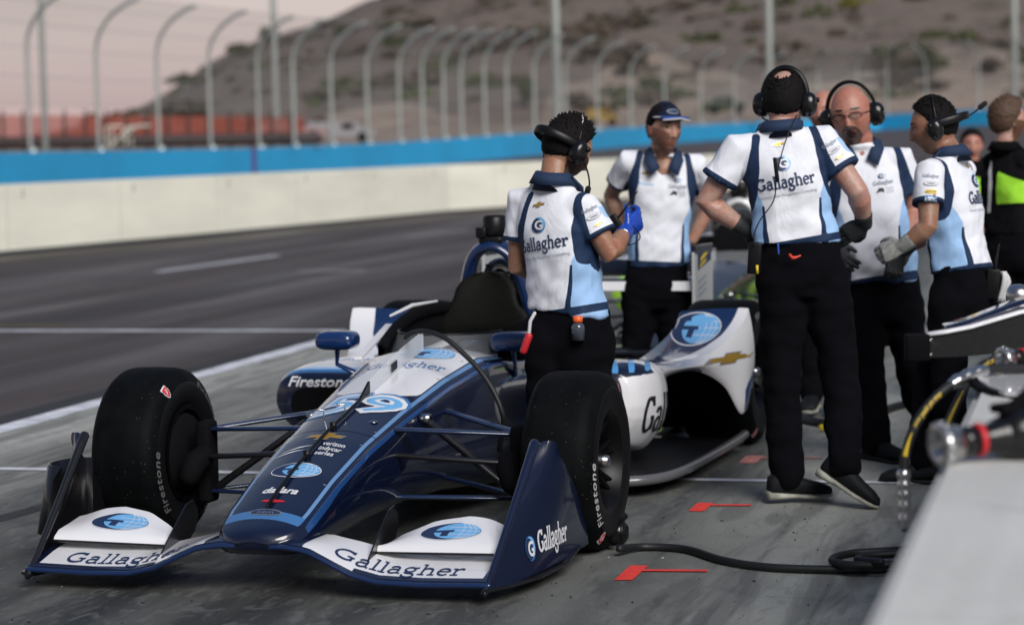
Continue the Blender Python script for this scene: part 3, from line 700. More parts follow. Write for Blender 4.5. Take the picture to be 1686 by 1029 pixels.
def build_car(root, P, own=True, detail=True):
    """P: palette dict body/top/stripe1/stripe2"""
    mb, mw, ms1, ms2 = P['body'], P['top'], P['s1'], P['s2']
    n = 6
    # ---- survival cell and nose: ring columns carry the livery stripes
    ys = sorted(set(list(np.linspace(-1.075, -.9, 8)) + list(np.linspace(-.9, .98, 56)) + list(np.linspace(.98, 2.2, 12))))
    us = [0, .2, .4, .58, .68, .76, .81, .85, .89, .93, .96, 1.0]
    rings = []; 
    for y in ys:
        w_, zt, c, ws, zb = nose_sec(y); ze = zt - c; half = []
        open_ = 1.0 <= y
        for u in us: half.append((u * w_, zt - c * u ** 2.2 - (.16 * (1 - min(1, u * 1.35)) * min(1, (y - .98) * 12) if open_ and y < 1.95 else 0)))
        H = ze - zb
        half += [(w_ + (ws - w_) * .35, ze - .012), (w_ + (ws - w_) * .75, ze - .10 * H - .015), (ws, ze - .28 * H), (ws, zb + .45 * H), (ws * .96, zb + .2 * H), (ws * .82, zb + .05 * H), (ws * .5, zb), (0, zb)]
        ring = [Vector((x, y, z)) for x, z in half] + [Vector((-x, y, z)) for x, z in reversed(half[1:-1])]
        rings.append(ring)
    v, f = loft(rings)
    body = mesh('body', v, f, P['bodymat'] if own else mb, root, True)
    co = np.array([tuple(q.co) for q in body.data.vertices]); cy_ = co[:, 1]
    sec = np.array([nose_sec(q) for q in cy_]); u = np.abs(co[:, 0]) / np.maximum(sec[:, 0], 1e-4)
    onside = co[:, 2] < sec[:, 1] - sec[:, 2] - .004; u = np.where(onside, 1.0 + (sec[:, 1] - sec[:, 2] - co[:, 2]) / .12, u)
    def sa(nme, arr): a_ = body.data.attributes.new(nme, 'FLOAT', 'POINT'); a_.data.foreach_set('value', np.asarray(arr, 'f'))
    wl = .115 + .16 * u ** 3; sa('b_white', np.minimum(cy_ - wl, .83 - u))
    sa('b_s1', np.minimum(.04 - np.abs(u - .90), cy_ + .97))
    sa('b_tip', np.minimum(np.minimum(.95 - u, -.955 + .02 - cy_), cy_ + .985))
    sa('b_s2', np.minimum(.11 - np.abs(u - 1.16), cy_ + .96))
    sa('b_dark', np.where((cy_ > 1.0) & (cy_ < 1.95) & (u < .66) & (~onside), 1., -1.))
    bv = bvh_of([body])
    HX = -.05
    # ---- cockpit: far and near rim pads, seat back, roll hoop, screens
    g = G()
    for s_ in (-1, 1):
        pth = smooth_path([(s_ * .25, .99, .665), (s_ * .285, 1.15, .69), (s_ * .29, 1.4, .745), (s_ * .27, 1.65, .765), (s_ * .20, 1.84, .765)], 4)
        g.tube(pth, [.016 + .010 * min(1, i / 6) for i in range(len(pth))], 12)
        # side walls of the pad
        for a, b in zip(pth[:-1], pth[1:]):
            pass
        q = [Vector((p.x, p.y, .60)) for p in pth]; n0 = len(g.v); th = Vector((s_ * .03, 0, 0))
        g.v += [p for p in pth] + q + [p + th for p in pth] + [p + th for p in q]; L_ = len(pth)
        for i in range(L_ - 1):
            for a, b in ((0, L_), (L_, 3 * L_), (3 * L_, 2 * L_), (2 * L_, 0)): g.f.append((n0 + a + i, n0 + a + i + 1, n0 + b + i + 1, n0 + b + i)); g.m.append(0)
    g.build('cockpit_surround', M['flatblack'], root)
    g = G(); rr = []   # carbon seat back shell, leaning back
    prof = [(.62, .235, .0), (.70, .23, .01), (.745, .20, .02), (.775, .165, .03), (.81, .15, .04), (.85, .142, .055), (.89, .115, .07), (.915, .07, .08), (.925, .02, .085)]
    for z, hw, dy_ in prof:
        rr.append([Vector((HX + hw * math.cos(t), 1.80 + dy_ + .05 * math.sin(t) - .05 * (abs(math.cos(t)) ** 2), z)) for t in [2 * math.pi * k / 32 for k in range(32)]])
    g.loft(rr); g.build('seat_back', P['seat'], root)
    g = G(); g.box((0, 1.55, .50), (.30, .5, .2), 0, None, .05); g.build('seat', M['flatblack'], root)
    # roll hoop
    g = G(); pth = smooth_path([(-.185 + HX, 2.05, .62), (-.155 + HX, 1.99, .76), (-.125 + HX, 1.96, .90), (-.085 + HX, 1.94, 1.00), (HX, 1.93, 1.045), (.085 + HX, 1.94, 1.00), (.125 + HX, 1.96, .90), (.155 + HX, 1.99, .76), (.185 + HX, 2.05, .62)], 6)
    g.tube(pth, .030, 14, updir=(0, 1, 0), flat=2.4); hoop = g.build('roll_hoop', P['hoop'], root)
    g = G(); rr = []  # fairing and low engine cover behind the hoop
    for y, w_, z0, z1 in ((2.06, .14, .55, .97), (2.2, .14, .5, .93), (2.45, .13, .4, .80), (2.8, .12, .3, .62), (3.2, .09, .3, .5), (3.4, .05, .3, .42)):
        rr.append([Vector((w_ * math.copysign(abs(math.cos(t)) ** .8, math.cos(t)), y, (z0 + z1) / 2 + (z1 - z0) / 2 * math.sin(t))) for t in [2 * math.pi * k / 28 for k in range(28)]])
    g.loft(rr); g.build('engine_cover', mb, root)
    g = G(); g.lathe([(2.02, .03), (2.02, .075), (2.06, .08), (2.06, .03)], 'y', (HX, 0, .90), 20); 
    for z in (.84, .875, .91, .945): g.box((HX, 2.01, z), (.12, .02, .012))
    g.build('intake_grille', M['steel'], root)
    # camera pod
    g = G(); g.lathe([(1.045, .0), (1.045, .058), (1.075, .06)], 'z', (HX, 1.95, 0), 20); g.lathe([(1.085, 0), (1.085, .050), (1.10, .055), (1.165, .055), (1.178, .045), (1.18, 0)], 'z', (HX + .01, 1.93, 0), 24); g.box((HX - .04, 1.90, 1.10), (.05, .06, .05), 0, None, .01)
    g.build('camera_pod', M['black'], root)
    g = G(); g.box((HX, 1.93, 1.065), (.11, .1, .035), 0, None, .012); g.build('camera_mount', M['black'], root) 
    # clear screen round the cockpit front
    g = G(); L_ = []
    for k in range(17):
        a = R(-80 + 160 * k / 16); L_.append((Vector((.245 * math.sin(a), 1.12 - .30 * math.cos(a), .635)), Vector((.232 * math.sin(a), 1.18 - .29 * math.cos(a), .718))))
    for lo, hi in L_: g.v += [lo, hi]
    for i in range(16): g.f.append((2 * i, 2 * i + 2, 2 * i + 3, 2 * i + 1)); g.m.append(0)
    wsn = g.build('windscreen', M['clear'], root)
    g = G(); g.tube([hi for lo, hi in L_], .005, 8); g.build('screen_edge', M['black'], wsn)
    # centre fin: thin black rod, then clear blade with black patches
    g = G(); g.tube([nose_pt(y, 0, .012) for y in np.linspace(-.93, .02, 14)], .0065, 8); 
    for y in (-.55, -.28): g.box(nose_pt(y, 0, .01), (.02, .02, .03))
    rod = g.build('centre_rod', M['black'], root)
    g = G()
    rr = []
    for y, hh in ((.0, .012), (.12, .05), (.3, .062), (.5, .070), (.68, .075), (.76, .078)):
        p = nose_pt(y, 0, .004); rr.append([p + Vector((-.003, 0, 0)), p + Vector((.003, 0, 0)), p + Vector((.003, 0, hh)), p + Vector((-.003, 0, hh))])
    g.loft(rr); fin = g.build('centre_blade', M['perspex'], root, smooth=False)
    for y0, y1, a, b in ((0.0, .11, .05, .9), (.36, .43, .15, .75)):
        g = G()
        p0 = nose_pt(y0, 0, .004); p1 = nose_pt(y1, 0, .004); hh = .055
        g.loft([[p0 + Vector((-.0045, 0, hh * a)), p0 + Vector((.0045, 0, hh * a)), p0 + Vector((.0045, 0, hh * b * (1 if y0 else .25))), p0 + Vector((-.0045, 0, hh * b * (1 if y0 else .25)))], [p1 + Vector((-.0045, 0, hh * a)), p1 + Vector((.0045, 0, hh * a)), p1 + Vector((.0045, 0, hh * b)), p1 + Vector((-.0045, 0, hh * b))]])
        g.build('black_patch', M['black'], fin, smooth=False)
    for x, y in ((-.075, -.18), (-.01, -.13)):
        g = G(); p = nose_pt(y, x / .18, -.01); g.tube([p, p + UP * .05, p + UP * .052 + Vector((-.028, -.01, 0))], .003, 6); g.build('pitot_tube', M['steel'], root)
    g = G(); g.lathe([(0, .018), (.004, .016), (.005, 0)], 'z', nose_pt(-.16, .62, -.001), 18); g.build('cover_cap', M['steel'], root)
    # ---- mirrors
    for s_ in (-1, 1):
        mp_ = Vector((s_ * .39 - .08, 1.0, .680)); g = G(); rr = []
        for y, k in ((-.055, .35), (-.05, .75), (-.03, .96), (0, 1.0), (.05, 1.0), (.06, .97)):
            rr.append([mp_ + Vector((math.copysign(abs(math.cos(t)) ** .55, math.cos(t)) * .086 * (.6 + .4 * k), y, math.copysign(abs(math.sin(t)) ** .6, math.sin(t)) * .044 * k * (1.0 if math.sin(t) > 0 else .85))) for t in [2 * math.pi * q / 28 for q in range(28)]])
        g.loft(rr); mir = g.build('mirror', P['mirror'], root)
        g = G(); g.tube([mp_ + Vector((0, .01, -.03)), mp_ + Vector((s_ * .008, .02, -.10)), Vector((s_ * .36 - .05, 1.04, .545))], [.020, .014, .018], 12, flat=.55, updir=(1, 0, 0)); g.build('stalk', P['mirror'], mir)
        g = G(); g.box(mp_ + Vector((0, .062, 0)), (.13, .004, .05)); g.build('glass', M['steel'], mir)
    # ---- front wing
    def wing_z(x):    # leading edge height of the main plane
        return interp([0, .12, .2, .28, .36, .45, .6, .84], [.165, .168, .158, .122, .085, .064, .060, .066], abs(x))
    xs = np.linspace(-.84, .84, 57); rr = []
    for x in xs:
        z = wing_z(x); y0 = -1.085 + .03 * max(0, 1 - abs(x) / .3); a = abs(x)
        ch = interp([0, .2, .3, .45, .84], [.22, .235, .26, .26, .27], a); rise = interp([0, .15, .25, .36, .84], [.0, .012, .03, .055, .062], a)
        sec = [(0, 0), (.03, .014), (.12, .020), (.5, .62 * 0 + .5 * rise + .012), (1, rise), (1, rise - .006), (.5, .5 * rise - .012), (.12, -.004), (.03, -.006)]
        rr.append([Vector((x, y0 + c * ch, z + dz)) for c, dz in sec])
    v, f = loft(rr); ns_ = len(rr[0]); fm = []
    for i in range(len(rr) - 1):
        a = abs((xs[i] + xs[i + 1]) / 2)
        for k in range(ns_): fm.append(1 if (k in (2, 3) and .19 < a < .82) or (k == 1 and a < .36 and a > .19) else 0)
    fm += [0] * (len(f) - len(fm))
    wing = mesh('front_wing', v, f, [mb, mw], root, True, fm, autos=40)
    g = G(); g.tube([Vector((x, -1.088 + .03 * max(0, 1 - abs(x) / .3), wing_z(x) + .001)) for x in xs], .009, 10, flat=1.0); g.build('leading_edge', P['hoop'], wing)
    flaps = []
    for s_ in (-1, 1):
        g = G(); rr = []
        for k in range(19):
            q = k / 18; x = .385 + (.82 - .385) * q; zl = .133 + .012 * q
            zt = zl + interp([0, .1, .35, .62, .8, .95, 1], [.006, .035, .075, .088, .078, .055, .05], q); ye = -.90 + interp([0, .12, .4, .7, 1], [.05, .14, .2, .22, .18], q)
            y0 = -.895 - .03 * q
            sec = [(0, 0), (.04, .010), (.2, .018 + .2 * (zt - zl)), (.6, .6 * (zt - zl) + .008), (1, zt - zl), (1, zt - zl - .005), (.6, .6 * (zt - zl) - .008), (.15, .1 * (zt - zl) - .008)]
            rr.append([Vector((s_ * x, y0 + c * (ye - y0), zl + dz)) for c, dz in sec])
        v, f = loft(rr); fm = [0] * len(f)
        fl_ = mesh('flap', v, f, [mw, mb], wing, True, fm, autos=40); flaps.append(fl_)
        g = G(); g.tube([r_[0] + Vector((0, -.002, -.004)) for r_ in rr], .005, 6); g.build('flap_slot', M['carbon'], wing)
        # upright vane at the inner end of the flap
        g = G(); vs_ = []
        for y, z0, z1 in ((-1.0, .09, .10), (-.93, .085, .15), (-.85, .10, .20), (-.76, .12, .255), (-.70, .15, .262), (-.67, .19, .225)):
            vs_.append([Vector((s_ * (.378 + .0), y, z0)), Vector((s_ * .384, y, z0)), Vector((s_ * .384, y, z1)), Vector((s_ * .378, y, z1))])
        g.loft(vs_); g.build('vane', M['carbon'], wing, smooth=False)
        # end plate: curved sheet with a raised front spine
        nu, nv = 14, 12; A = []; B = []
        for i in range(nu + 1):
            u = i / nu
            for j_ in range(nv + 1):
                q = j_ / nv
                F_ = Vector((.835 + .030 * q, -1.10 + .52 * q ** .95, .045 + .42 * q)); 
                Rr = Vector((.955 - .02 * q, -.24 - .30 * q ** 1.8, .065 + .365 * q))
                p = F_.lerp(Rr, u); p.x += .030 * math.sin(u * math.pi) * (1 - .3 * q); p.z += .030 * math.sin(u * math.pi) * q
                A.append(Vector((s_ * p.x, p.y, p.z))); B.append(Vector((s_ * (p.x - .010), p.y, p.z)))
        g = G(); n0 = len(A); g.v = A + B; W1 = nv + 1
        for i in range(nu):
            for j_ in range(nv):
                k = i * W1 + j_; g.f += [(k, k + W1, k + W1 + 1, k + 1), (n0 + k, n0 + k + 1, n0 + k + W1 + 1, n0 + k + W1)]; g.m += [0, 1]
        bd = [i * W1 for i in range(nu + 1)] + [nu * W1 + j_ for j_ in range(1, W1)] + [i * W1 + nv for i in range(nu - 1, -1, -1)] + [j_ for j_ in range(nv - 1, 0, -1)]
        for a, b in zip(bd, bd[1:] + bd[:1]): g.f.append((a, b, n0 + b, n0 + a)); g.m.append(0)
        ep = g.build('end_plate', [mb, mb if s_ > 0 else M['carbon']], wing, autos=35)
        g = G(); g.tube([Vector((s_ * (.830 + .030 * q), -1.105 + .52 * q ** .95, .045 + .425 * q)) for q in np.linspace(0, 1, 12)], [.011 + .007 * q for q in np.linspace(0, 1, 12)], 10); g.build('spine', mb if s_ > 0 else M['carbon'], ep)
        g = G(); rr = []
        for y, x0, x1, z in ((-1.12, .82, .845, .045), (-1.0, .82, .89, .035), (-.8, .82, .94, .03), (-.55, .82, .965, .034), (-.36, .83, .955, .055)):
            rr.append([Vector((s_ * x0, y, z)), Vector((s_ * x1, y, z + .012)), Vector((s_ * x1, y, z + .020)), Vector((s_ * x0, y, z + .008))])
        g.loft(rr); g.build('foot_plate', M['carbon'], ep, smooth=False)
        if s_ < 0:      # small dark tyre-side fairing and curled tip at the far end plate
            g = G(); rr = []
            for k in range(13):
                a = R(180 * k / 12); rr.append([Vector((-.915 - .09 * math.sin(a) ** .7, -.60 + .17 * math.cos(a), .13)) , Vector((-.915 - .10 * math.sin(a) ** .7, -.60 + .17 * math.cos(a), .13)), Vector((-.905 - .10 * math.sin(a) ** .7, -.56 + .12 * math.cos(a), .37)), Vector((-.905 - .09 * math.sin(a) ** .7, -.56 + .12 * math.cos(a), .37))])
            g.loft(rr); g.build('side_lobe', M['carbon'], ep)
    # nose pylons
    for s_ in (-1, 1):
        g = G(); g.box((s_ * .095, -.93, .165), (.02, .2, .06), 0, None, .006); g.build('wing_pylon', mb, wing)
    # ---- suspension
    def arm(a, b, r_, fl_=.45, name='suspension_arm', m_=None): 
        g = G(); g.tube([Vector(a), Vector(a).lerp(Vector(b), .5), Vector(b)], [r_, r_, r_], 12, flat=fl_, updir=(0, 0, 1)); return g.build(name, m_ or P['arm'], root)
    for s_ in (-1, 1):
        arm((s_ * .63, .00, .425), (s_ * .19, -.13, .452), .022); arm((s_ * .63, .02, .425), (s_ * .21, .36, .47), .022)
        arm((s_ * .65, .00, .185), (s_ * .17, -.13, .20), .020); arm((s_ * .65, .02, .185), (s_ * .19, .36, .21), .020)
        arm((s_ * .60, .02, .20), (s_ * .215, .10, .475), .015, 1.0, 'push_rod', M['carbon'])
        arm((s_ * .62, -.10, .33), (s_ * .19, -.16, .36), .014, .8, 'steering_arm', M['carbon'])
        g = G(); g.lathe([(-.02, .012), (-.02, .019), (.02, .019), (.02, .012)], 'x', (s_ * .235, .09, .468), 12); g.build('rod_end', M['steel'], root)
        g = G(); g.box((s_ * .635, .0, .30), (.06, .10, .32), 0, None, .02); g.tube([(s_ * .615, -.08, .33), (s_ * .63, -.13, .31), (s_ * .645, -.15, .26)], [.045, .048, .04], 14); g.build('brake_duct', M['flatblack'], root)
    g = G(); g.lathe([(-.10, .02), (-.08, .05), (-.03, .062), (.05, .06), (.09, .04), (.10, .0)], 'y', (-.42, .35, .10), 20); g.build('brake_scoop', M['steel'], root) if own else None
    # ---- wheels
    def wheel(x, y, r_, wd, s_, front):
        g = G(); xo = x + s_ * wd / 2; xi = x - s_ * wd / 2; rr_ = .19
        g.lathe([(xi, .17), (xi, rr_), (xi + s_ * .02, rr_ - .012), (x, rr_ - .03), (xo - s_ * .03, rr_ - .012), (xo - s_ * .008, rr_ + .004), (xo - s_ * .006, rr_ - .006), (xo - s_ * .03, rr_ - .022), (xo - s_ * .075, rr_ - .04), (x, .15), (xi, .17)], 'x', (0, y, r_), 56)
        for k in range(7):
            for e in (-.13, .13):
                a = 2 * math.pi * k / 7 + .2; p0 = Vector((xo - s_ * .085, y + .045 * math.cos(a), r_ + .045 * math.sin(a))); p1 = Vector((xo - s_ * .045, y + .168 * math.cos(a + e), r_ + .168 * math.sin(a + e)))
                g.tube([p0, p1], [.013, .009], 6)
        g.lathe([(xo - s_ * .11, 0), (xo - s_ * .11, .055), (xo - s_ * .07, .052), (xo - s_ * .065, .0)], 'x', (0, y, r_), 24)
        wh = g.build('wheel', M['rim'], root, autos=40)
        g = G(); g.lathe([(xo - s_ * .075, .026), (xo - s_ * .035, .026), (xo - s_ * .015, .021), (xo - s_ * .008, .012), (xo - s_ * .008, 0)], 'x', (0, y, r_), 20); g.build('wheel_nut', M['steel'], wh)
        g = G(); g.lathe([(xi, .0), (xi, .15), (xi + s_ * .03, .16)], 'x', (0, y, r_), 32); g.build('brake_cover', M['flatblack'], wh)
        g = G(); hw = wd / 2
        prof = [(-hw + .012, rr_ - .01), (-hw, rr_ + .02), (-hw - .006, (rr_ + r_) / 2), (-hw, r_ - .055), (-hw + .012, r_ - .024), (-hw + .032, r_ - .008), (-hw + .06, r_ - .001), (0, r_ + .001), (hw - .06, r_ - .001), (hw - .032, r_ - .008), (hw - .012, r_ - .024), (hw, r_ - .055), (hw + .006, (rr_ + r_) / 2), (hw, rr_ + .02), (hw - .012, rr_ - .01), (hw - .03, rr_ - .014), (-hw + .03, rr_ - .014), (-hw + .012, rr_ - .01)]
        g.lathe([(x + a, b) for a, b in prof], 'x', (0, y, r_), 96, 0, lambda i: 0 if 3 <= i <= 10 else 1)
        ty = g.build('tyre', [M['rubber'], M['sidewall']], wh, autos=60)
        if own:
            def warp_side(side, rad, ang0, flip):
                def w_(u, v):
                    a = ang0 + flip * u / rad; return Vector((x + side * (wd / 2 + .03), y + (rad + v) * math.cos(a), r_ + (rad + v) * math.sin(a)))
                return w_
            bvt = bvh_of([ty])
            # lettering reads round the sidewall that the photo shows: outer side of near wheels, inner side of far ones
            side = 1; flip = -1                        # seen from +x, y runs right, so clockwise text runs with falling angle
            sizes = [('Firestone', -158), ('Firestone', 22)] if front else [('Firestone', 90)]
            for txt, deg in (sizes if s_ > 0 or not front else [('Firestone', 40), ('Firestone', -160)]):
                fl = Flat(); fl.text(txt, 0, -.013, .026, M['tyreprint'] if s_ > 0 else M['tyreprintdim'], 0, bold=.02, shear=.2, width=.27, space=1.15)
                decal('tyre_lettering', fl, (0, 0, 0), (0, 1, 0), (0, 0, 1), (-side, 0, 0), bvt, wh, .0012, .012, warp=warp_side(side, r_ - .055, R(deg), flip))
            for deg in (62, -118):
                fl = Flat(); fl.poly([(-.017, .02), (.017, .02), (.019, 0), (.012, -.016), (0, -.024), (-.012, -.016), (-.019, 0)], M['print_white'], 0); fl.poly([(-.014, .017), (.014, .017), (.016, 0), (.010, -.014), (0, -.020), (-.010, -.014), (-.016, 0)], M['print_red'], 1); fl.text('F', 0, -.010, .018, M['print_white'], 2, bold=.02, shear=.2)
                decal('tyre_badge', fl, (0, 0, 0), (0, 1, 0), (0, 0, 1), (-side, 0, 0), bvt, wh, .0012, .01, warp=warp_side(side, r_ - .035, R(deg + (60 if s_ < 0 else 0)), flip))
        return wh
    wheel(.8525, 0, .332, .27, 1, True); wheel(-.8525, 0, .332, .27, -1, True)
    wheel(.80, 3.05, .355, .36, 1, False); wheel(-.80, 3.05, .355, .36, -1, False)
    # ---- sidepods
    for s_ in (-1, 1):
        rr = []; Yp = [1.30, 1.32, 1.38, 1.50, 1.70, 1.9, 2.1, 2.25, 2.38, 2.45] if s_ < 0 else [1.50, 1.515, 1.55, 1.61, 1.68, 1.755, 1.83, 1.93, 2.10, 2.35]
        XO = [.84, .885, .90, .90, .88, .83, .76, .69, .64, .60] if s_ < 0 else [.655, .69, .72, .755, .79, .80, .765, .69, .62, .56]; XI = [.40, .36, .335, .32, .3, .3, .3, .3, .3, .3]
        ZT = [.475, .505, .525, .54, .545, .54, .525, .505, .48, .46]; ZB = [.26, .235, .215, .19, .14, .11, .10, .10, .10, .10] if s_ < 0 else [.22, .20, .18, .165, .15, .13, .12, .10, .10, .10]
        for y, xo, xi, zt, zb in zip(Yp, XO, XI, ZT, ZB):
            ring = []
            for k in range(40):
                t = 2 * math.pi * k / 40; cx_ = (xo + xi) / 2; cz = (zt + zb) / 2
                ex = .42; cxn = math.copysign(abs(math.cos(t)) ** ex, math.cos(t)); szn = math.copysign(abs(math.sin(t)) ** (.62), math.sin(t))
                undercut = .10 * max(0, -math.sin(t)) * max(0, math.cos(t))
                ring.append(Vector((s_ * (cx_ + (xo - xi) / 2 * cxn - undercut), y, cz + (zt - cz) * szn + (.03 if math.cos(t) < -.5 and math.sin(t) > 0 else 0))))
            rr.append(ring)
        v, f = loft(rr); me_co = np.array([tuple(p) for p in v])
        pod = np_mesh('sidepod', me_co, f, M['podpaint'] if own else P['pod'], root)
        bm_ = bmesh.new(); bm_.from_mesh(pod.data); bmesh.ops.subdivide_edges(bm_, edges=bm_.edges[:], cuts=3, use_grid_fill=True, smooth=0); bmesh.ops.recalc_face_normals(bm_, faces=bm_.faces); bm_.to_mesh(pod.data); bm_.free()
        pod.data.polygons.foreach_set('use_smooth', [True] * len(pod.data.polygons))
        co = np.empty(len(pod.data.vertices) * 3, 'f'); pod.data.vertices.foreach_get('co', co); co = co.reshape(-1, 3)
        ax = np.abs(co[:, 0]); z = co[:, 2]; y = co[:, 1]
        def setat(o, nme, arr): a_ = o.data.attributes.new(nme, 'FLOAT', 'POINT'); a_.data.foreach_set('value', np.asarray(arr, 'f'))
        # white everywhere behind a curved front band
        e = y - Yp[0] - .06 - .5 * np.clip(.50 - z, 0, 1) * (1 if s_ < 0 else .25) - .12 * (ax < .42)
        setat(pod, 'p_white', e - .045 if s_ < 0 else np.where(z > .485, y - 1.60 - .4 * (ax - .6), y - 1.50 + .3 * (ax - .66))); setat(pod, 'p_blue', e - .010 if s_ < 0 else e * 0 - 1); setat(pod, 'p_mid', e + .02 if s_ < 0 else e * 0 - 1)
        if s_ > 0:   # striped top
            st_ = np.minimum(np.cos(2 * np.pi * 13 * (co[:, 0] + .30 * y)) - .35, (z - .50) * 20); setat(pod, 'p_stripe', st_)
        else: setat(pod, 'p_stripe', np.full(len(co), -1.))
        g = G(); rr2 = []
        for k in range(32):
            t = 2 * math.pi * k / 32; g.v.append(Vector((s_ * ((XO[0] + XI[0]) / 2 + (XO[0] - XI[0]) * .42 * math.copysign(abs(math.cos(t)) ** .5, math.cos(t)) - .03 * max(0, -math.sin(t))), Yp[0] - .007, .365 + .085 * math.copysign(abs(math.sin(t)) ** .6, math.sin(t)))))
        g.f.append(tuple(range(32))); g.m.append(0); g.build('inlet', M['flatblack'], pod, smooth=False)
        if own:
            bvp = bvh_of([pod])
            if s_ < 0:
                fl = Flat(); fl.text('Firestone', 0, 0, .042, M['print_white'], 0, bold=.02, shear=.25, width=.30)
                decal('lettering', fl, (-.67, 1.2, .452), (1, 0, 0), (0, .3, 1), (0, 1, 0), bvp, pod, .002, .015)
                fl = Flat(); wordmark(fl, 'Gallagher', 0, 0, .07, M['print_lb'], width=.30)
                decal('lettering', fl, (-.62, 1.58, .9), (1, 0, 0), (0, 1, 0), (0, 0, -1), bvp, pod, .002, .02)
            else:
                fl = Flat(); wordmark(fl, 'Gallagher', 0, 0, .165, M['print_black'], width=.43, wt=.13); dn = Vector((-.80, .60, 0)); un = Vector((.60, .80, 0))
                decal('lettering', fl, Vector((.715, 1.60, .225)) + un * .215 - dn * .15, un, (0, 0, 1), dn, bvp, pod, .002, .02)
    # fins and blades on the far side of the cockpit
    if own:
        for s_ in (-1,):
            g = G(); rr = []
            for k in range(9):
                q = k / 8; c = Vector((-.50 + .03 * q, 1.35 + .28 * q, .545 + .165 * q)); w_ = .05 * math.sin(math.pi * (.15 + .8 * q)) + .012
                rr.append([c + Vector((-w_ * .6, -.01, 0)), c + Vector((0, -w_, .004)), c + Vector((w_ * .9, 0, 0)), c + Vector((0, w_, 0))])
            
            g = G(); g.loft([[Vector((-.40, 1.02, .60)), Vector((-.365, 1.02, .60)), Vector((-.365, 1.03, .61)), Vector((-.40, 1.03, .61))], [Vector((-.40, 1.42, .71)), Vector((-.36, 1.42, .71)), Vector((-.36, 1.43, .72)), Vector((-.40, 1.43, .72))]]); g.build('deflector_strip', mw, root, smooth=False)
            g = G(); g.tube([(-.33, 1.3, .765), (-.30, 1.5, .795), (-.25, 1.7, .80)], [.006, .01, .006], 8); g.build('pad_trim', mw, root)
    # ---- wheel ramps ahead of the rear wheels (curved panel with hollow below)
    for s_ in (-1, 1):
        # outer skin outline in the y-z plane: top edge rises towards the tyre, lower edge is an arch
        top = [(1.72, .515), (2.0, .490), (2.2, .505), (2.38, .56), (2.54, .635), (2.62, .70)]
        low = [(1.78, .46), (2.03, .468), (2.22, .44), (2.38, .36), (2.50, .22), (2.64, .33)]
        xo_ = [.765, .82, .87, .93, .985, 1.0]
        g = G()
        T_ = smooth_path([(x, a, b) for x, (a, b) in zip(xo_, top)], 6); B_ = smooth_path([(x + .012, a, b) for x, (a, b) in zip(xo_, low)], 6); I_ = [Vector((p.x - .31 - .02 * k / len(T_), p.y + .02, p.z - .015)) for k, p in enumerate(T_)]
        L_ = len(T_); lay = []
        for k in range(9): lay.append([t_.lerp(b_, k / 8) + Vector((.018 * math.sin(math.pi * k / 8), 0, 0)) for t_, b_ in zip(T_, B_)])
        lay = [[i_.lerp(t_, .0) for i_, t_ in zip(I_, T_)], [i_.lerp(t_, .5) + UP * .006 for i_, t_ in zip(I_, T_)], [i_.lerp(t_, .9) + UP * .004 for i_, t_ in zip(I_, T_)]] + lay
        Wn = len(lay)
        for row in lay: g.v += [Vector((s_ * p.x, p.y, p.z)) for p in row]
        n0 = len(g.v); g.v += [Vector((v_.x - s_ * .012, v_.y + .004, v_.z - .012)) for v_ in g.v[:n0]]
        for r_ in range(Wn - 1):
            for i in range(L_ - 1):
                k = r_ * L_ + i; mm_ = 0
                g.f.append((k, k + 1, k + L_ + 1, k + L_)); g.m.append(mm_); g.f.append((n0 + k, n0 + k + L_, n0 + k + L_ + 1, n0 + k + 1)); g.m.append(1)
        bd = [i for i in range(L_)] + [r_ * L_ + L_ - 1 for r_ in range(1, Wn)] + [(Wn - 1) * L_ + i for i in range(L_ - 2, -1, -1)] + [r_ * L_ for r_ in range(Wn - 2, 0, -1)]
        for a, b in zip(bd, bd[1:] + bd[:1]): g.f.append((a, b, n0 + b, n0 + a)); g.m.append(0)
        rp = g.build('wheel_ramp', [P['rampmat'] if own else mw, mb], root, autos=50)
        cr_ = np.array([tuple(q.co) for q in rp.data.vertices]); xb_ = np.interp(cr_[:, 1], [2.0, 2.1, 2.2, 2.32, 2.45, 2.62], [.58, .68, .76, .84, .905, .95]); a_ = rp.data.attributes.new('r_navy', 'FLOAT', 'POINT'); a_.data.foreach_set('value', np.minimum(xb_ - (.07 if s_ < 0 else 0) - np.abs(cr_[:, 0]), (cr_[:, 1] - 1.97)).astype('f'))
        a_ = rp.data.attributes.new('r_mid', 'FLOAT', 'POINT'); a_.data.foreach_set('value', np.minimum(.34 - cr_[:, 2] + .6 * (cr_[:, 1] - 2.5), cr_[:, 1] - 2.5).astype('f'))
        g = G(); g.box((s_ * .62, 2.85, .28), (.5, .08, .36), 0, None, .03); g.build('rear_bulkhead', M['flatblack'], root)
        if own and s_ > 0:
            bvr = bvh_of([rp])
            fl = Flat(); globe(fl, 0, 0, .118, .062)
            decal('logo', fl, (.765, 2.2, .612), (1, 0, 0), (0, 0, 1), (0, 1, 0), bvr, rp, .002, .03)
            fl = Flat(); bowtie(fl, 0, 0, .15, sh=.25)
            decal('logo', fl, (.955, 2.0, .485), (1, 0, 0), (0, 0, 1), (0, 1, 0), bvr, rp, .002, .03)
    # ---- floor and undertray
    half = [(1.12, .30), (1.20, .62), (1.25, .80), (1.45, .90), (1.9, .935), (2.45, .955), (2.68, .96), (2.70, .5), (3.5, .5)]
    g = G(); fl_ = [Vector((x, y, .055)) for y, x in half] + [Vector((-x, y, .055)) for y, x in reversed(half)]
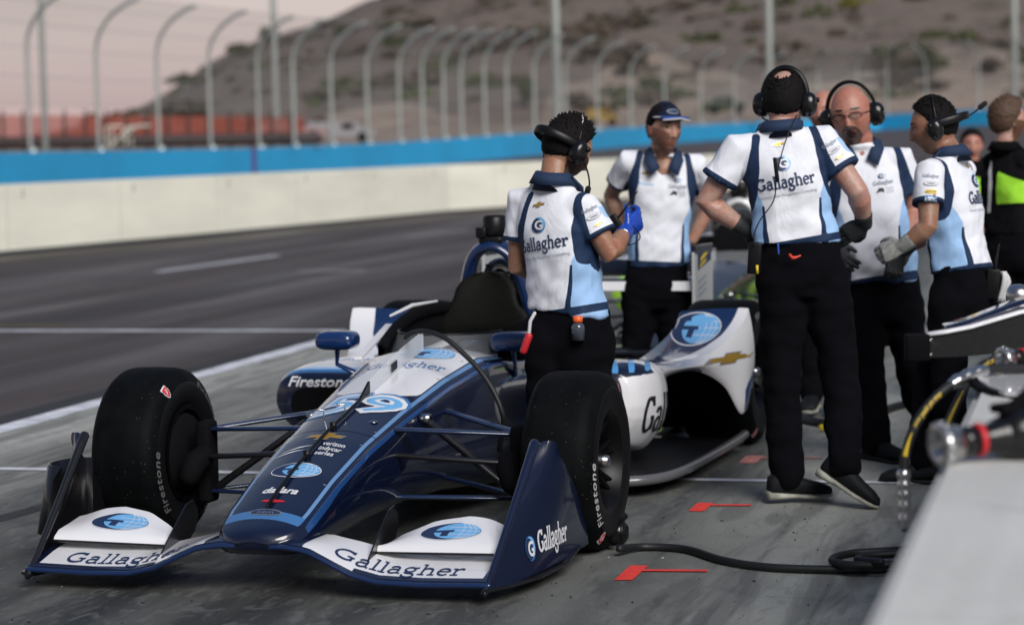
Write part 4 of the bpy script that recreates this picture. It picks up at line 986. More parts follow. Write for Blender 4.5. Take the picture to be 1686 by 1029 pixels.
    g.v = fl_ + [p + UP * .018 for p in fl_]; L_ = len(fl_); g.f = [tuple(range(L_)), tuple(range(2 * L_ - 1, L_ - 1, -1))] + [(i, (i + 1) % L_, L_ + (i + 1) % L_, L_ + i) for i in range(L_)]; g.m = [0] * (L_ + 2)
    floor = g.build('floor', P['floor'], root, smooth=False)
    for s_ in (-1, 1):
        g = G(); g.tube(smooth_path([(s_ * .62, 1.18, .07), (s_ * .80, 1.235, .075), (s_ * .90, 1.43, .078), (s_ * .935, 1.88, .08), (s_ * .955, 2.45, .084), (s_ * .96, 2.70, .09)], 5), .022, 10); g.build('floor_edge', M['carbon_grey'], floor)
    # ---- rear wing
    g = G()
    def foil(y0, z0, ch, th, ang, name, m_, hx, par):
        g = G(); rr = []
        for x in np.linspace(-hx, hx, 9):
            sec = []
            for k in range(18):
                t = 2 * math.pi * k / 18; a = math.cos(t) * ch / 2; b = math.sin(t) * th * (1.0 - .5 * math.cos(t)) / 2
                sec.append(Vector((x, y0 + a * math.cos(ang) - b * math.sin(ang), z0 + a * math.sin(ang) + b * math.cos(ang))))
            rr.append(sec)
        g.loft(rr); return g.build(name, m_, par)
    rw = foil(3.62, .755, .28, .045, R(6), 'rear_wing', mb, .545, root)
    g = G(); g.box((0, 3.475, .75), (1.08, .012, .05), 0, Matrix.Rotation(R(-12), 4, 'X'), .003); g.build('wing_banner', mw, rw, smooth=False)
    foil(3.80, .83, .13, .022, R(38), 'upper_flap', M['carbon'], .545, rw)
    for s_ in (-1, 1):
        g = G(); pl = [(3.42, .63), (3.42, .92), (3.47, .955), (3.86, .945), (3.88, .89), (3.86, .60), (3.7, .56), (3.5, .58)]
        v_ = [Vector((s_ * .555, a, b)) for a, b in pl] + [Vector((s_ * .57, a, b)) for a, b in pl]; L_ = len(pl)
        g.v = v_; g.f = [tuple(range(L_)), tuple(range(2 * L_ - 1, L_ - 1, -1))] + [(i, (i + 1) % L_, L_ + (i + 1) % L_, L_ + i) for i in range(L_)]; g.m = [0] * (L_ + 2)
        wp = g.build('end_plate', M['platewhite'] if own else mb, rw, smooth=False)
        g = G(); g.box((s_ * .563, 3.648, .935), (.02, .44, .045), 0, Matrix.Rotation(R(-1), 4, 'X'), .004); g.build('plate_cap', mb, wp, smooth=False)
        if own and s_ > 0:
            bvw = bvh_of([wp]); fl = Flat()
            fl.poly([(-.16, .09), (.17, .13), (.17, .22), (-.16, .22)], M['print_navy'], 0)
            fl.poly([(-.10, .13), (.10, .17), (.12, .195), (-.08, .155)], M['print_yellow'], 1); fl.poly([(-.12, .10), (.04, .13), (.06, .145), (-.10, .118)], M['print_yellow'], 1)
            for q in range(3): fl.poly([(-.15, .02 - q * .035), (.05, .05 - q * .035), (.05, .062 - q * .035), (-.15, .035 - q * .035)], M['print_grey'], 1)
            fl.text('VERIZON', 0, -.12, .03, M['print_grey'], 1, width=.22)
            decal('plate_print', fl, (.9, 3.65, .74), (0, 1, 0), (0, 0, 1), (-1, 0, 0), bvw, wp, .0015, .05)
    g = G(); g.box((0, 3.55, .55), (.03, .22, .5), 0, None, .01); g.box((0, 3.45, .33), (.5, .25, .22), 0, None, .04); g.build('wing_support', M['carbon'], root)
    for s_ in (-1, 1):
        g = G(); g.tube([(s_ * .62, 3.05, .355), (s_ * .2, 3.0, .33)], .025, 10); g.tube([(s_ * .62, 3.07, .45), (s_ * .2, 3.2, .42)], .018, 10); g.tube([(s_ * .62, 3.03, .25), (s_ * .2, 2.8, .2)], .018, 10); g.build('rear_arm', M['carbon'], root)
        g = G(); rr = []
    # gearbox
    g = G(); g.box((0, 2.95, .30), (.34, .9, .34), 0, None, .05); g.build('gearbox', M['black'], root)
    if not own: return body
    # ---- prints on nose and wings
    fl = Flat(); fl.text('59', 0, -.06, .155, M['print_mid'], 0, bold=.075, shear=-.0, width=.355, space=.95); fl.text('59', 0, -.053, .142, M['print_white'], 1, bold=.05, width=.33, space=.95); fl.text('59', 0, -.047, .128, M['print_lb'], 2, bold=.0, width=.30, space=.95)
    fl.v = [(x + .18 * y, y, z) for x, y, z in fl.v]
    decal('race_number', fl, (.0, -.01, 1.2), (1, 0, 0), (0, 1.4, 0), (0, 0, -1), bv, root, .0015, .02)
    def top(fl, x, y, nme='lettering', vy=1.45): decal(nme, fl, (x, y, 1.2), (1, 0, 0), (0, vy, 0), (0, 0, -1), bv, root, .0015, .015)
    fl = Flat(); wordmark(fl, 'Gallagher', 0, -.03, .055, M['print_mid'], width=.33, wt=.08); top(fl, .0, .55)
    fl = Flat(); globe(fl, 0, 0, .115, .06); top(fl, .03, .73, 'logo')
    fl = Flat(); bowtie(fl, 0, 0, .15, sh=.25); top(fl, .0, -.36, 'logo')
    fl = Flat(); [fl.text(t_, .055, .028 - .028 * i, .021, M['print_white'], 0, bold=.015, width=w_, align='L') for i, (t_, w_) in enumerate((('verizon', .085), ('indycar', .085), ('series', .07)))]; fl.v = [(x - .04, y, z) for x, y, z in fl.v]; top(fl, .0, -.48)
    fl = Flat(); fl.poly([(-.07, -.012), (.0, .012), (.05, .018), (.0, .004)], M['print_white'], 0); fl.poly([(-.09, -.035), (-.02, -.012), (.03, -.008), (-.03, -.024)], M['print_white'], 0); top(fl, -.065, -.47, 'logo')
    fl = Flat(); globe(fl, 0, 0, .088, .036); top(fl, 0.0, -.655, 'logo')
    fl = Flat(); fl.text('dallara', 0, 0, .026, M['print_white'], 0, bold=.03, shear=.3, width=.13); top(fl, 0, -.82)
    fl = Flat(); fl.poly(arc(0, 0, .045, .006, 0, 350, 16), M['print_red'], 0); top(fl, .0, -.875, 'logo')
    fl = Flat(); fl.ell(0, 0, .062, .013, M['print_silver'], 0); fl.ell(0, 0, .055, .0095, M['print_navy'], 1); fl.text('oem', 0, -.006, .012, M['print_silver'], 2, width=.06); top(fl, 0, -.945, 'logo')
    bw_ = bvh_of([wing])
    for s_ in (-1, 1):
        fl = Flat(); wordmark(fl, 'Gallagher', 0, -.02, .05, M['print_navy'], width=.46, wt=.12)
        decal('lettering', fl, (s_ * .50 if s_ < 0 else .50, -1.0, .6), (1, 0, 0), (0, 1.7, 0), (0, 0, -1), bw_, wing, .0015, .015)
    for s_, fp in zip((-1, 1), flaps):
        fl = Flat(); globe(fl, 0, 0, .105, .036); decal('logo', fl, (s_ * .62, -.80, .6), (1, 0, 0), (0, 1.7, 0), (0, 0, -1), bvh_of([fp]), fp, .0015, .015)
    ep = [o for o in wing.children if o.name.startswith('end_plate')]
    near = [o for o in ep if o.data.vertices[0].co.x > 0][0]
    fl = Flat(); wordmark(fl, 'Gallagher', .115, -.02, .075, M['print_white'], width=.24, wt=.12); globe(fl, -.06, .005, .032, .042, False)
    decal('lettering', fl, (1.3, -.72, .135), (0, 1, .02), (0, .05, 1), (-1, 0, 0), bvh_of([near]), near, .002, .02)
    # panel joints and fasteners on the nose
    fl = Flat()
    for y in (.79, -.30): fl.ribbon([(x, y + .10 * abs(x)) for x in np.linspace(-.25, .25, 12)], .0035, M['print_black'], 0)
    for s_ in (-1, 1):
        for y in (.70, .42, -.24, -.38, -.72): fl.ell(s_ * (.16 + .04 * y), y, .006, .004, M['print_silver'], 0, 10)
    decal('panel_joint', fl, (0, 0, 1.2), (1, 0, 0), (0, 1, 0), (0, 0, -1), bv, root, .0012, .03)
    return body
M['clear'] = mat('clear screen', (.75, .8, .85), .03, trans=0, alpha=.14)
M['perspex'] = mat('clear perspex', (.85, .88, .92), .08, alpha=.45)
M['carbon_grey'] = mat('worn carbon edge', (.10, .10, .105), .3, 0, .5)
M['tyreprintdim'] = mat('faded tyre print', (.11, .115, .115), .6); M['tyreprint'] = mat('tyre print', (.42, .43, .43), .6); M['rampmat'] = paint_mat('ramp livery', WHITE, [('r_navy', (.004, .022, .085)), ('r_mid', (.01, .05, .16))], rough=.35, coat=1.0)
M['platewhite'] = mat('grey white wing plate', (.50, .52, .52), .4, 0, .4)
M['podpaint'] = paint_mat('sidepod livery', NAVY, [('p_mid', (.02, .14, .38)), ('p_blue', SKYB), ('p_white', WHITE), ('p_stripe', LBLUE)], rough=.35, coat=1.0)
M['bodymat'] = paint_mat('body livery', NAVY, [('b_s1', (.13, .27, .50)), ('b_tip', (.05, .17, .40)), ('b_s2', (.012, .06, .20)), ('b_white', WHITE), ('b_dark', (.006, .006, .007))], rough=.35, coat=1.0)
M['seatcarbon'] = mat('carbon weave', (.004, .0045, .003), .6, 0, 0, spec=.15, bump=.0006, bscale=260, var=.4, vscale=60)
PAL = dict(rampmat=M['rampmat'], bodymat=M['bodymat'], body=M['navy'], top=M['white'], s1=mat('pale blue stripe', (.16, .34, .68), .35, 0, 1), s2=mat('mid blue stripe', (.03, .12, .33), .35, 0, 1), hoop=mat('blue hoop paint', (.003, .018, .075), .35, 0, 1), mirror=mat('blue mirror paint', (.004, .026, .11), .3, 0, 1), arm=mat('navy arm paint', (.008, .02, .06), .3, 0, 1), seat=M['seatcarbon'], floor=M['carbon'])
car = empty('racing_car', (-2.74, 8.45, 0), R(-2.5))
tag(car, 'navy and white open wheel racing car number 59 standing in the pit box', 'racing car')
build_car(car, PAL, True)
# ================================================================== PEOPLE
M['eye'] = mat('eye white', (.55, .53, .50), .25); M['iris'] = mat('dark iris', (.02, .012, .008), .2)
SKIN = {'tan': (.34, .19, .12), 'olive': (.46, .28, .20), 'fair': (.46, .29, .23), 'red': (.43, .21, .155), 'brown': (.30, .17, .11)}
def skin_mat(nm, col, beard):
    d = tuple(c * .28 for c in col)
    m = paint_mat('skin ' + nm, col, [('k_lip', (col[0] * .85, col[1] * .58, col[2] * .60)), ('k_beard', beard), ('k_brow', (.03, .02, .015)), ('k_mouth', (.035, .006, .006))], rough=.45, bump=.0018, bscale=90)
    t = m.node_tree; b = t.nodes['Principled BSDF']; lk = b.inputs['Base Color'].links[0].from_socket; tcx = t.nodes.new('ShaderNodeTexCoord')
    for sc_, col2, lo, hi, k_ in ((14, (1.0, .74, .70), .42, .62, .8), (55, (.72, .62, .60), .54, .70, .6)):
        nx = t.nodes.new('ShaderNodeTexNoise'); nx.inputs['Scale'].default_value = sc_; nx.inputs['Detail'].default_value = 5; t.links.new(tcx.outputs['Object'], nx.inputs[0])
        rx = t.nodes.new('ShaderNodeMapRange'); rx.inputs[1].default_value = lo; rx.inputs[2].default_value = hi; rx.inputs[4].default_value = k_; t.links.new(nx.outputs[0], rx.inputs[0])
        mx2 = t.nodes.new('ShaderNodeMix'); mx2.data_type = 'RGBA'; mx2.blend_type = 'MULTIPLY'; t.links.new(rx.outputs[0], mx2.inputs[0]); t.links.new(lk, mx2.inputs[6]); mx2.inputs[7].default_value = col2 + (1,); lk = mx2.outputs[2]
    t.links.new(lk, b.inputs['Base Color']); b.inputs['Subsurface Weight'].default_value = .12; b.inputs['Subsurface Scale'].default_value = .01; return m
M['hair'] = mat('dark hair', (.004, .003, .003), .8, spec=.2, bump=.004, bscale=90, bstretch=(1, 1, .35))
M['hairbrown'] = mat('brown hair', (.07, .035, .018), .6, bump=.004, bscale=90)
M['shirtplain'] = mat('white shirt fabric', (.8, .8, .82), .8)
SH = [('s_blue', (.33, .53, .82)), ('s_thin', (.40, .58, .85)), ('s_navy', (.010, .028, .075))]
M['shirt'] = paint_mat('crew shirt fabric', (.78, .80, .86), SH, rough=.75, spec=.3)
M['blacksuit'] = paint_mat('black and green suit', (.005, .005, .006), [('s_blue', (.35, .75, .05)), ('s_thin', (.7, .7, .7)), ('s_navy', (.010, .012, .013))], rough=.95, spec=.1)
M['trousers'] = mat('black trousers', (.0022, .0024, .0042), .95, spec=.12, bump=.004, bscale=7, bstretch=(1, 1, .5))
M['glove_blue'] = mat('blue nitrile glove', (.01, .06, .42), .35, 0, .3, bump=.002, bscale=50)
M['glove_grey'] = mat('grey knitted glove', (.22, .23, .22), .85, bump=.002, bscale=140, var=.35, vscale=60)
M['glove_dark'] = mat('dark palm glove', (.02, .022, .024), .7, bump=.002, bscale=60)
M['lens'] = mat('smoked lens', (.03, .025, .02), .1, alpha=.45); M['foam'] = mat('black foam', (.008, .008, .009), .9)
M['gloss'] = mat('glossy black plastic', (.006, .006, .007), .25)
def fabric_bump(m, dist):
    t = m.node_tree; b = t.nodes['Principled BSDF']; c = t.nodes.new('ShaderNodeTexCoord'); mp_ = t.nodes.new('ShaderNodeMapping'); mp_.inputs['Scale'].default_value = (1, 1, .45); mp_.inputs['Rotation'].default_value = (.3, .5, .2)
    t.links.new(c.outputs['Object'], mp_.inputs[0]); n = t.nodes.new('ShaderNodeTexNoise'); n.inputs['Scale'].default_value = 7; n.inputs['Detail'].default_value = 5; n.inputs['Distortion'].default_value = .7
    t.links.new(mp_.outputs[0], n.inputs[0]); bp = t.nodes.new('ShaderNodeBump'); bp.inputs['Distance'].default_value = dist; t.links.new(n.outputs[0], bp.inputs['Height']); t.links.new(bp.outputs[0], b.inputs['Normal'])
fabric_bump(M['shirt'], .020); fabric_bump(M['blacksuit'], .015)

def head_surface(face=True, jaw=1.0, nth=72, nph=60, wide=1.0, brow=1.0):
    """head in local frame: x its right-left, +y face, z up, centre at eye level; returns verts, faces"""
    vs = []; fs = []
    for i in range(nph + 1):
        ph = math.pi * i / nph; z0 = math.cos(ph)
        for k in range(nth):
            th = 2 * math.pi * k / nth; x0 = math.sin(ph) * math.sin(th); y0 = math.sin(ph) * math.cos(th)
            z = z0 * .122; t = max(0, -z0)
            wx = .0775 * wide * (1 - .34 * t ** 1.6 * jaw); yf = .098 * (1 - .12 * t ** 2); yb = .102 * (1 - .38 * t ** 1.3)
            x = x0 * wx; y = y0 * (yf if y0 > 0 else yb)
            if z0 > .2: x *= 1 + .03 * z0
            if y0 > 0:
                gs = lambda cx, cz, sx_, sz_: math.exp(-((x - cx) / sx_) ** 2 - ((z - cz) / sz_) ** 2)
                f = 0
                f += .004 * math.exp(-(z - .028) ** 2 / .0003) * min(1, y0 * 1.5)              # brow ridge
                f -= .010 * (gs(.032, .005, .015, .009) + gs(-.032, .005, .015, .009))
                f += .006 * (gs(.045, -.022, .020, .020) + gs(-.045, -.022, .020, .020))
                tz = (.012 - z) / .058
                if 0 <= tz <= 1.12: f += (.006 + .020 * min(tz, 1) ** 1.2) * math.exp(-(x / (.0085 + .006 * min(tz, 1))) ** 2) * (1 if tz < .96 else max(0, (1.12 - tz) / .16))
                f += .005 * gs(.013, -.043, .007, .007) + .005 * gs(-.013, -.043, .007, .007)
                f += .006 * gs(0, -.062, .022, .006) + .006 * gs(0, -.075, .019, .006) - .004 * gs(0, -.0685, .024, .0028)
                f -= .004 * gs(0, -.088, .02, .006); f += .012 * gs(0, -.104, .020, .016)
                y += f
            vs.append(Vector((x, y, z)))
    for i in range(nph):
        for k in range(nth):
            k2 = (k + 1) % nth; fs.append((i * nth + k, i * nth + k2, (i + 1) * nth + k2, (i + 1) * nth + k))
    return vs, fs
def frame(fwd, up):
    f = Vector(fwd).normalized(); u = Vector(up); r = f.cross(u).normalized(); u = r.cross(f).normalized()
    return r, f, u                                  # person's right, forward, up
def hand_geo(g, w_, d, palm, side, curl=.5, k=1.0, fat=1.0, spread=.12, thumb=.6):
    """w_ wrist point, d finger direction, palm = direction the palm faces, side = direction of the thumb"""
    d = Vector(d).normalized(); p = Vector(palm); p = (p - d * p.dot(d)).normalized(); s = d.cross(p); 
    if s.dot(Vector(side)) < 0: s = -s
    rr = []
    for t, hw, th in ((-.01, .024, .019), (.015, .029, .018), (.045, .038, .016), (.075, .041, .014), (.090, .038, .012)):
        c = w_ + d * t * k; rr.append([c + s * math.cos(2 * math.pi * q / 14) * hw * k * fat + p * math.sin(2 * math.pi * q / 14) * th * k * fat for q in range(14)])
    g.loft(rr)
    for i, (off, ln, r_) in enumerate(((.029, .070, .0088), (.010, .078, .0092), (-.010, .072, .0088), (-.028, .058, .0078))):
        b = w_ + (d * .083 + s * off) * k; dd = (d + s * spread * (off / .029)).normalized(); pts = [b - dd * .02 * k, b]; a = 0
        for j, fr in enumerate((.45, .32, .23)):
            a += curl * (.75, 1.15, .8)[j] * (1 + .12 * (i - 1)); v = dd * math.cos(a) + p * math.sin(a); pts.append(pts[-1] + v * ln * fr * k)
        g.tube(pts, [r_ * k * fat, r_ * 1.05 * k * fat, r_ * k * fat, r_ * .93 * k * fat, r_ * .8 * k * fat], 10)
    b = w_ + (d * .022 + s * .026) * k; t1 = (d * .55 + s * .75 + p * .25).normalized(); t2 = (d * .8 + s * .35 + p * (.25 + thumb * .5)).normalized(); t3 = (d * .85 + s * .05 + p * (.3 + thumb * .7)).normalized()
    g.tube([b - t1 * .012 * k, b + t1 * .030 * k, b + (t1 * .030 + t2 * .030) * k, b + (t1 * .030 + t2 * .030 + t3 * .024) * k], [.014 * k * fat, .012 * k * fat, .0105 * k * fat, .009 * k * fat], 10)

def person(c):
    """c: dict of joints (world points) and looks. left/right below = left/right in the photograph (l, r)"""
    J = c['J']; off = Vector((J['pelvis'].x, J['pelvis'].y, 0)); root = empty('person', off); tag(root, c['label'], 'person', c.get('group'))
    rS = (J['r_sh'] - J['l_sh']); rS.z *= .8; rS.normalize(); face_away = c.get('back', False)
    bf = Vector(c['fwd']).normalized()                       # body forward
    hr, hf, hu = frame(c['hfwd'], c.get('hup', UP)); hc = J['head']; hs = c.get('hs', 1.0)
    toW = lambda p: hc + (hr * -p.x + hf * p.y + hu * p.z) * hs
    # ---------- skin: head, neck, chest core, arms, hands in one surface
    g = G(); hv, hfz = head_surface(jaw=c.get('jaw', 1.0), wide=c.get('hw', 1.0)); g.add([toW(p) for p in hv], hfz)
    for s_ in (-1, 1):
        rr = []
        for t, a, b in ((-.006, .5, .5), (0, 1, 1), (.008, 1.05, 1.05), (.014, .8, .85)):
            rr.append([toW(Vector((s_ * (.074 * c.get('hw', 1) + t), -.008 - .3 * abs(t) + .017 * a * math.cos(q), -.006 + .032 * b * math.sin(q) - .004 * math.cos(q)))) for q in [2 * math.pi * i / 14 for i in range(14)]])
        g.loft(rr)
    nb = J['neck']; nt_ = toW(Vector((0, -.022, -.075)))
    g.tube([nb - UP * .07 + bf * .015, nb, nb.lerp(nt_, .5), nt_, nt_.lerp(hc, .4)], [.055, .058, .057 * c.get('neckw', 1), .058 * c.get('neckw', 1), .05], 20)
    chest = (J['l_sh'] + J['r_sh']) / 2 - UP * .10
    g.tube([J['pelvis'] + UP * .1, chest, nb - UP * .03], [.07, .08, .05], 14)
    fa = c.get('arm', 1.0)
    gloves = []
    for e in 'lr':
        sh, el, wr = J[e + '_sh'], J[e + '_el'], J[e + '_wr']
        g.tube([chest, sh], [.06, .05], 12)
        pts = [sh, sh.lerp(el, .35), sh.lerp(el, .7), el, el.lerp(wr, .25), el.lerp(wr, .6), wr]
        g.tube(pts, [.052 * fa, .050 * fa, .044 * fa, .041 * fa, .044 * fa, .036 * fa, .027 * fa], 16)
        H = c.get(e + '_hand')
        if H is None: H = dict(d=(wr - el), palm=-UP, side=bf)
        if H.get('glove'):
            gg = G(); d_ = Vector(H['d']).normalized(); hand_geo(gg, wr + (wr - el).normalized() * .005, H['d'], H['palm'], H['side'], H.get('curl', .5), 1.03, 1.14, H.get('spread', .12), H.get('thumb', .6))
            ax = (wr - el).normalized(); gg.tube([wr - ax * .038, wr - ax * .02, wr + ax * .01], [.036 * fa, .035, .031], 16, cap=True); gloves.append((gg, H['glove'], H.get('cuff')))
        else: hand_geo(g, wr, H['d'], H['palm'], H['side'], H.get('curl', .5), 1.0, 1.0, H.get('spread', .12), H.get('thumb', .6))
    vx = c.get('vox', .0055); co, no, fa_ = remesh(g, vx, 3, .4)
    # facial paint in head space
    rel = (co - np.array(hc)) / hs; lx_ = -(rel @ np.array(hr)); ly_ = rel @ np.array(hf); lz_ = rel @ np.array(hu)
    fr = (ly_ > .03) & (lz_ > -.16) & (ly_ < .16) & (np.abs(lx_) < .12)
    def E_(cx, cz, a, b): return np.where(fr, 1 - ((lx_ - cx) / a) ** 2 - ((lz_ - cz) / b) ** 2, -1.)
    k_lip = np.maximum(E_(0, -.062, .024, .006), E_(0, -.075, .020, .007)); k_brow = np.maximum(E_(.033, .030, .021, .0055), E_(-.033, .030, .021, .0055)) if c.get('brows', True) else np.full(len(co), -1.)
    k_mouth = E_(0, -.073, .021, .017) if c.get('open') else E_(0, -.0685, .022, .0018)
    bt = c.get('beard', 'none')
    if bt == 'goatee': k_beard = np.minimum(np.maximum(E_(0, -.078, .042, .044), -1), 1)
    elif bt == 'full': k_beard = np.where((ly_ > -.02) & (np.abs(lx_) < .09), np.minimum((-.040 - lz_) * 10 + np.abs(lx_) * 6 - .25 * (np.abs(lx_) < .02), (lz_ + .135) * 10), -1.)
    else: k_beard = np.full(len(co), -1.)
    k_beard = np.where(k_lip > 0, -1, k_beard)
    body = np_mesh('body', co, fa_, skin_mat(c['name'], SKIN[c['skin']], c.get('beardcol', (.05, .03, .02))), root, off, dict(k_lip=k_lip, k_brow=k_brow, k_mouth=k_mouth, k_beard=k_beard))
    for gg, mk, cuff in gloves:
        co, no, f_ = remesh(gg, .0045, 2, .4); np_mesh('glove', co, f_, M[mk], root, off)
    if c.get('eyes', True):
        for s_ in (-1, 1):
            ec = toW(Vector((s_ * .032, .0740, .005))); gv = G(); n = 14
            prof = [(-.0118 * math.cos(math.pi * i / n), max(.0118 * math.sin(math.pi * i / n), 0)) for i in range(n + 1)]
            rot = Matrix((hr, hf, hu)).transposed()
            gv.lathe(prof, 'y', (0, 0, 0), 18, 0, lambda i: 1 if i >= n - 4 else 0)
            gv.v = [ec + rot @ v for v in gv.v]; gv.build('eye', [M['eye'], M['iris']], body, off=off)
    # ---------- hair
    ht = c.get('hair', 'short')
    if ht != 'none':
        hv2, hf2 = head_surface(jaw=.6, nth=90, nph=70, wide=c.get('hw', 1.0)); vs = []
        for p in hv2:
            n_ = Vector((p.x / .0775 ** 2, p.y / .1 ** 2, p.z / .122 ** 2)).normalized(); ang = math.atan2(abs(p.x), p.y)
            hl = interp([0, .55, 1.0, 1.35, 1.7, 2.1, 3.14], [.073, .066, .045, .012, -.02, -.055, -.068], ang)   # hairline height round the head
            k = min(1, max(0, (p.z - hl + .010 * noise.noise(p * 90)) / .026)); th = c.get('hairth', .014) * (.55 + .45 * min(1, max(0, (p.z + .02) / .08)))
            sp = (abs(noise.noise(p * 70)) * 1.3 + .3 * noise.noise(p * 160)) * c.get('spike', .006) * (1.0 if p.z > .03 else .3)
            if c.get('bald') and p.y < .02: 
                bd_ = ((p.x) ** 2 + (p.y + .045) ** 2 + (p.z - .11) ** 2) ** .5
                if bd_ < .035: k *= .0
            vs.append(toW(p + n_ * (-.008 + k * (th + .008 + sp))))
        g = G(); g.add(vs, hf2); rh = random.Random(c.get('seed', 0) + 50)
        for _ in range(c.get('tufts', 0)):           # separate locks standing off the crown
            a = rh.uniform(0, 6.28); e_ = rh.uniform(.0, 1.2); d0 = Vector((math.cos(a) * math.sin(e_), math.sin(a) * math.sin(e_), math.cos(e_))); p = Vector((d0.x * .0775, d0.y * .1, d0.z * .122)) * 1.08
            if p.z < interp([0, .55, 1.0, 1.35, 1.7, 2.1, 3.14], [.073, .066, .045, .012, -.02, -.055, -.068], math.atan2(abs(p.x), p.y)) + .022 or (c.get('bald') and (p - Vector((0, -.05, .125))).length < .04): continue
            tl_ = (d0 + Vector((rh.uniform(-.5, .5), rh.uniform(-.2, .5), rh.uniform(.1, .7)))).normalized(); L_ = rh.uniform(.008, .020) * c.get('tuftk', 1)
            g.tube([toW(p), toW(p + d0 * L_ * .5), toW(p + d0 * L_ * .5 + tl_ * L_ * .7)], [.0055, .0040, .0010], 5, cap=False)
        g.build('hair', c.get('hairmat', M['hair']), root, off=off)
    if ht == 'cap':
        g = G(); rr = []
        hv2, hf2 = head_surface(nth=60, nph=40); vs = [toW(Vector((p.x * 1.10, p.y * 1.06, p.z)) * 1.0 + (Vector((0, 0, .012)) if 0 else Vector())) if 0 else toW(Vector((p.x * 1.13, (p.y + .005) * 1.10, max(p.z * 1.13, .046) if p.z < .046 else .046 + (p.z - .046) * 1.25))) for p in hv2]
        g.add(vs, hf2); cp = g.build('cap', mat('cap fabric', (.006, .010, .030), .85, spec=.2), root, off=off)
        g = G(); up_, dn = [], []
        for i in range(15):
            a = R(-62 + 124 * i / 14); x = .078 * math.sin(a) / math.sin(R(62)); y = .062 + .052 * math.cos(a); yo = .085 + .068 * math.cos(a * .95); z = .040 - .012 * math.cos(a)
            up_.append([toW(Vector((x, y, .056))), toW(Vector((x * 1.02, (y + yo) / 2, .060))), toW(Vector((x * .98, yo, .050 - .010 * abs(math.sin(a)))))]); 
        for row in up_: g.v += row + [p - hu * .004 for p in row]
        for i in range(14):
            for a, b in ((0, 1), (1, 2)): g.f.append((i * 6 + a, i * 6 + b, (i + 1) * 6 + b, (i + 1) * 6 + a)); g.m.append(0); g.f.append((i * 6 + a + 3, i * 6 + b + 3, (i + 1) * 6 + b + 3, (i + 1) * 6 + a + 3)); g.m.append(0)
            g.f.append((i * 6 + 2, i * 6 + 5, (i + 1) * 6 + 5, (i + 1) * 6 + 2)); g.m.append(0)
        g.build('peak', mat('cap peak blue', (.02, .06, .25), .7), cp, off=off)
        g = G(); g.tube([row[2] - hu * .002 for row in up_], .0032, 6); g.tube([toW(Vector((.089 * math.sin(a), .008 + .108 * math.cos(a), .056 + .012 * (1 - math.cos(a)) * 0))) for a in [R(-75 + 150 * i / 20) for i in range(21)]], .003, 6)
        g.build('piping', M['print_white'], cp, off=off)
        fl = Flat(); fl.ell(0, 0, .034, .013, M['print_grey'], 0); fl.ell(0, 0, .029, .009, M['print_navy'], 1); fl.text('RACING', 0, -.004, .008, M['print_grey'], 2, width=.04) if 0 else None
        dl = decal('emblem', fl, toW(Vector((0, .2, .085))), -hr, hu, -hf, bvh_of_w([cp], off), None, .001, .012); dl.parent = cp; shift(dl, off)
    # ---------- shirt: torso and sleeves
    fat = c.get('belly', 0.0); hem = J['hem']; pv = J['pelvis']; hr_ = c.get('hipr', rS)
    hipr = Vector(hr_).normalized(); shr = rS
    secs = []
    sw = (J['r_sh'] - J['l_sh']).length / 2; shm = (J['l_sh'] + J['r_sh']) / 2
    axis = [(hem, hipr, c.get('hemw', .165), .118 + fat * .6, 0), (hem.lerp(shm, .12), hipr, c.get('hemw', .165) * .985, .116 + fat * .9, fat * .25), (hem.lerp(shm, .32), hipr.lerp(shr, .3), c.get('waistw', .150), .110 + fat, fat * .45), (hem.lerp(shm, .58), hipr.lerp(shr, .6), .165 + .3 * fat, .118 + fat * .5, fat * .3), (hem.lerp(shm, .78), shr, .178, .118, .004), (hem.lerp(shm, .90), shr, sw + .004, .100, 0), (shm + UP * .012, shr, sw - .012, .078, -.004), (shm.lerp(nb, .45) + UP * .018, shr, sw * .66, .064, -.006), (nb + UP * .008, shr, .088, .074, 0), (nb + (nt_ - nb) * .18 + UP * .01, shr, .064, .060, 0)]
    rr = []; axi = [a[0] for a in axis]
    for ce, rv, hw_, hd, fo in axis:
        rv = rv.normalized(); i = axi.index(ce); fv = (bf - rv * bf.dot(rv)).normalized(); ring = []
        for q in range(36):
            t = 2 * math.pi * q / 36; ex = .80; ring.append(ce + fv * fo + rv * math.copysign(abs(math.cos(t)) ** ex, math.cos(t)) * hw_ + fv * math.copysign(abs(math.sin(t)) ** ex, math.sin(t)) * hd)
        rr.append(ring)
    # refine rings
    fine = []
    for i in range(len(rr) - 1):
        for s_ in range(3): fine.append([a.lerp(b, s_ / 3) for a, b in zip(rr[i], rr[i + 1])])
    fine.append(rr[-1]); g = G(); g.loft(fine)
    cuffs = {}
    for e in 'lr':
        sh, el = J[e + '_sh'], J[e + '_el']; inn = sh.lerp(shm, .35); ln = c.get('sleeve', .60); sr = c.get('slr', 1.0)
        g.tube([inn, sh + (UP * .002), sh.lerp(el, ln * .5), sh.lerp(el, ln * .85), sh.lerp(el, ln)], [.062, .066 * sr, .066 * sr, .070 * sr, .074 * sr], 20, cap=False)
    vx2 = c.get('vox2', .008); co, no, f_ = remesh(g, vx2, 5, .6)
    # folds
    P_ = co.copy(); amp = c.get('folds', .0115)
    seed = c.get('seed', 0); d_ = np.array([noise.noise(Vector((p[0] * 7 + seed, p[1] * 7, p[2] * 11 + p[0] * 6))) + .6 * noise.noise(Vector((p[0] * 15, p[1] * 15 + seed, p[2] * 22 - p[0] * 14))) for p in P_])
    tl = np.clip((P_[:, 2] - hem.z) / max(shm.z - hem.z, .1), 0, 1); d_ *= (1.25 - .75 * tl)
    co = co + no * (d_ * amp)[:, None]
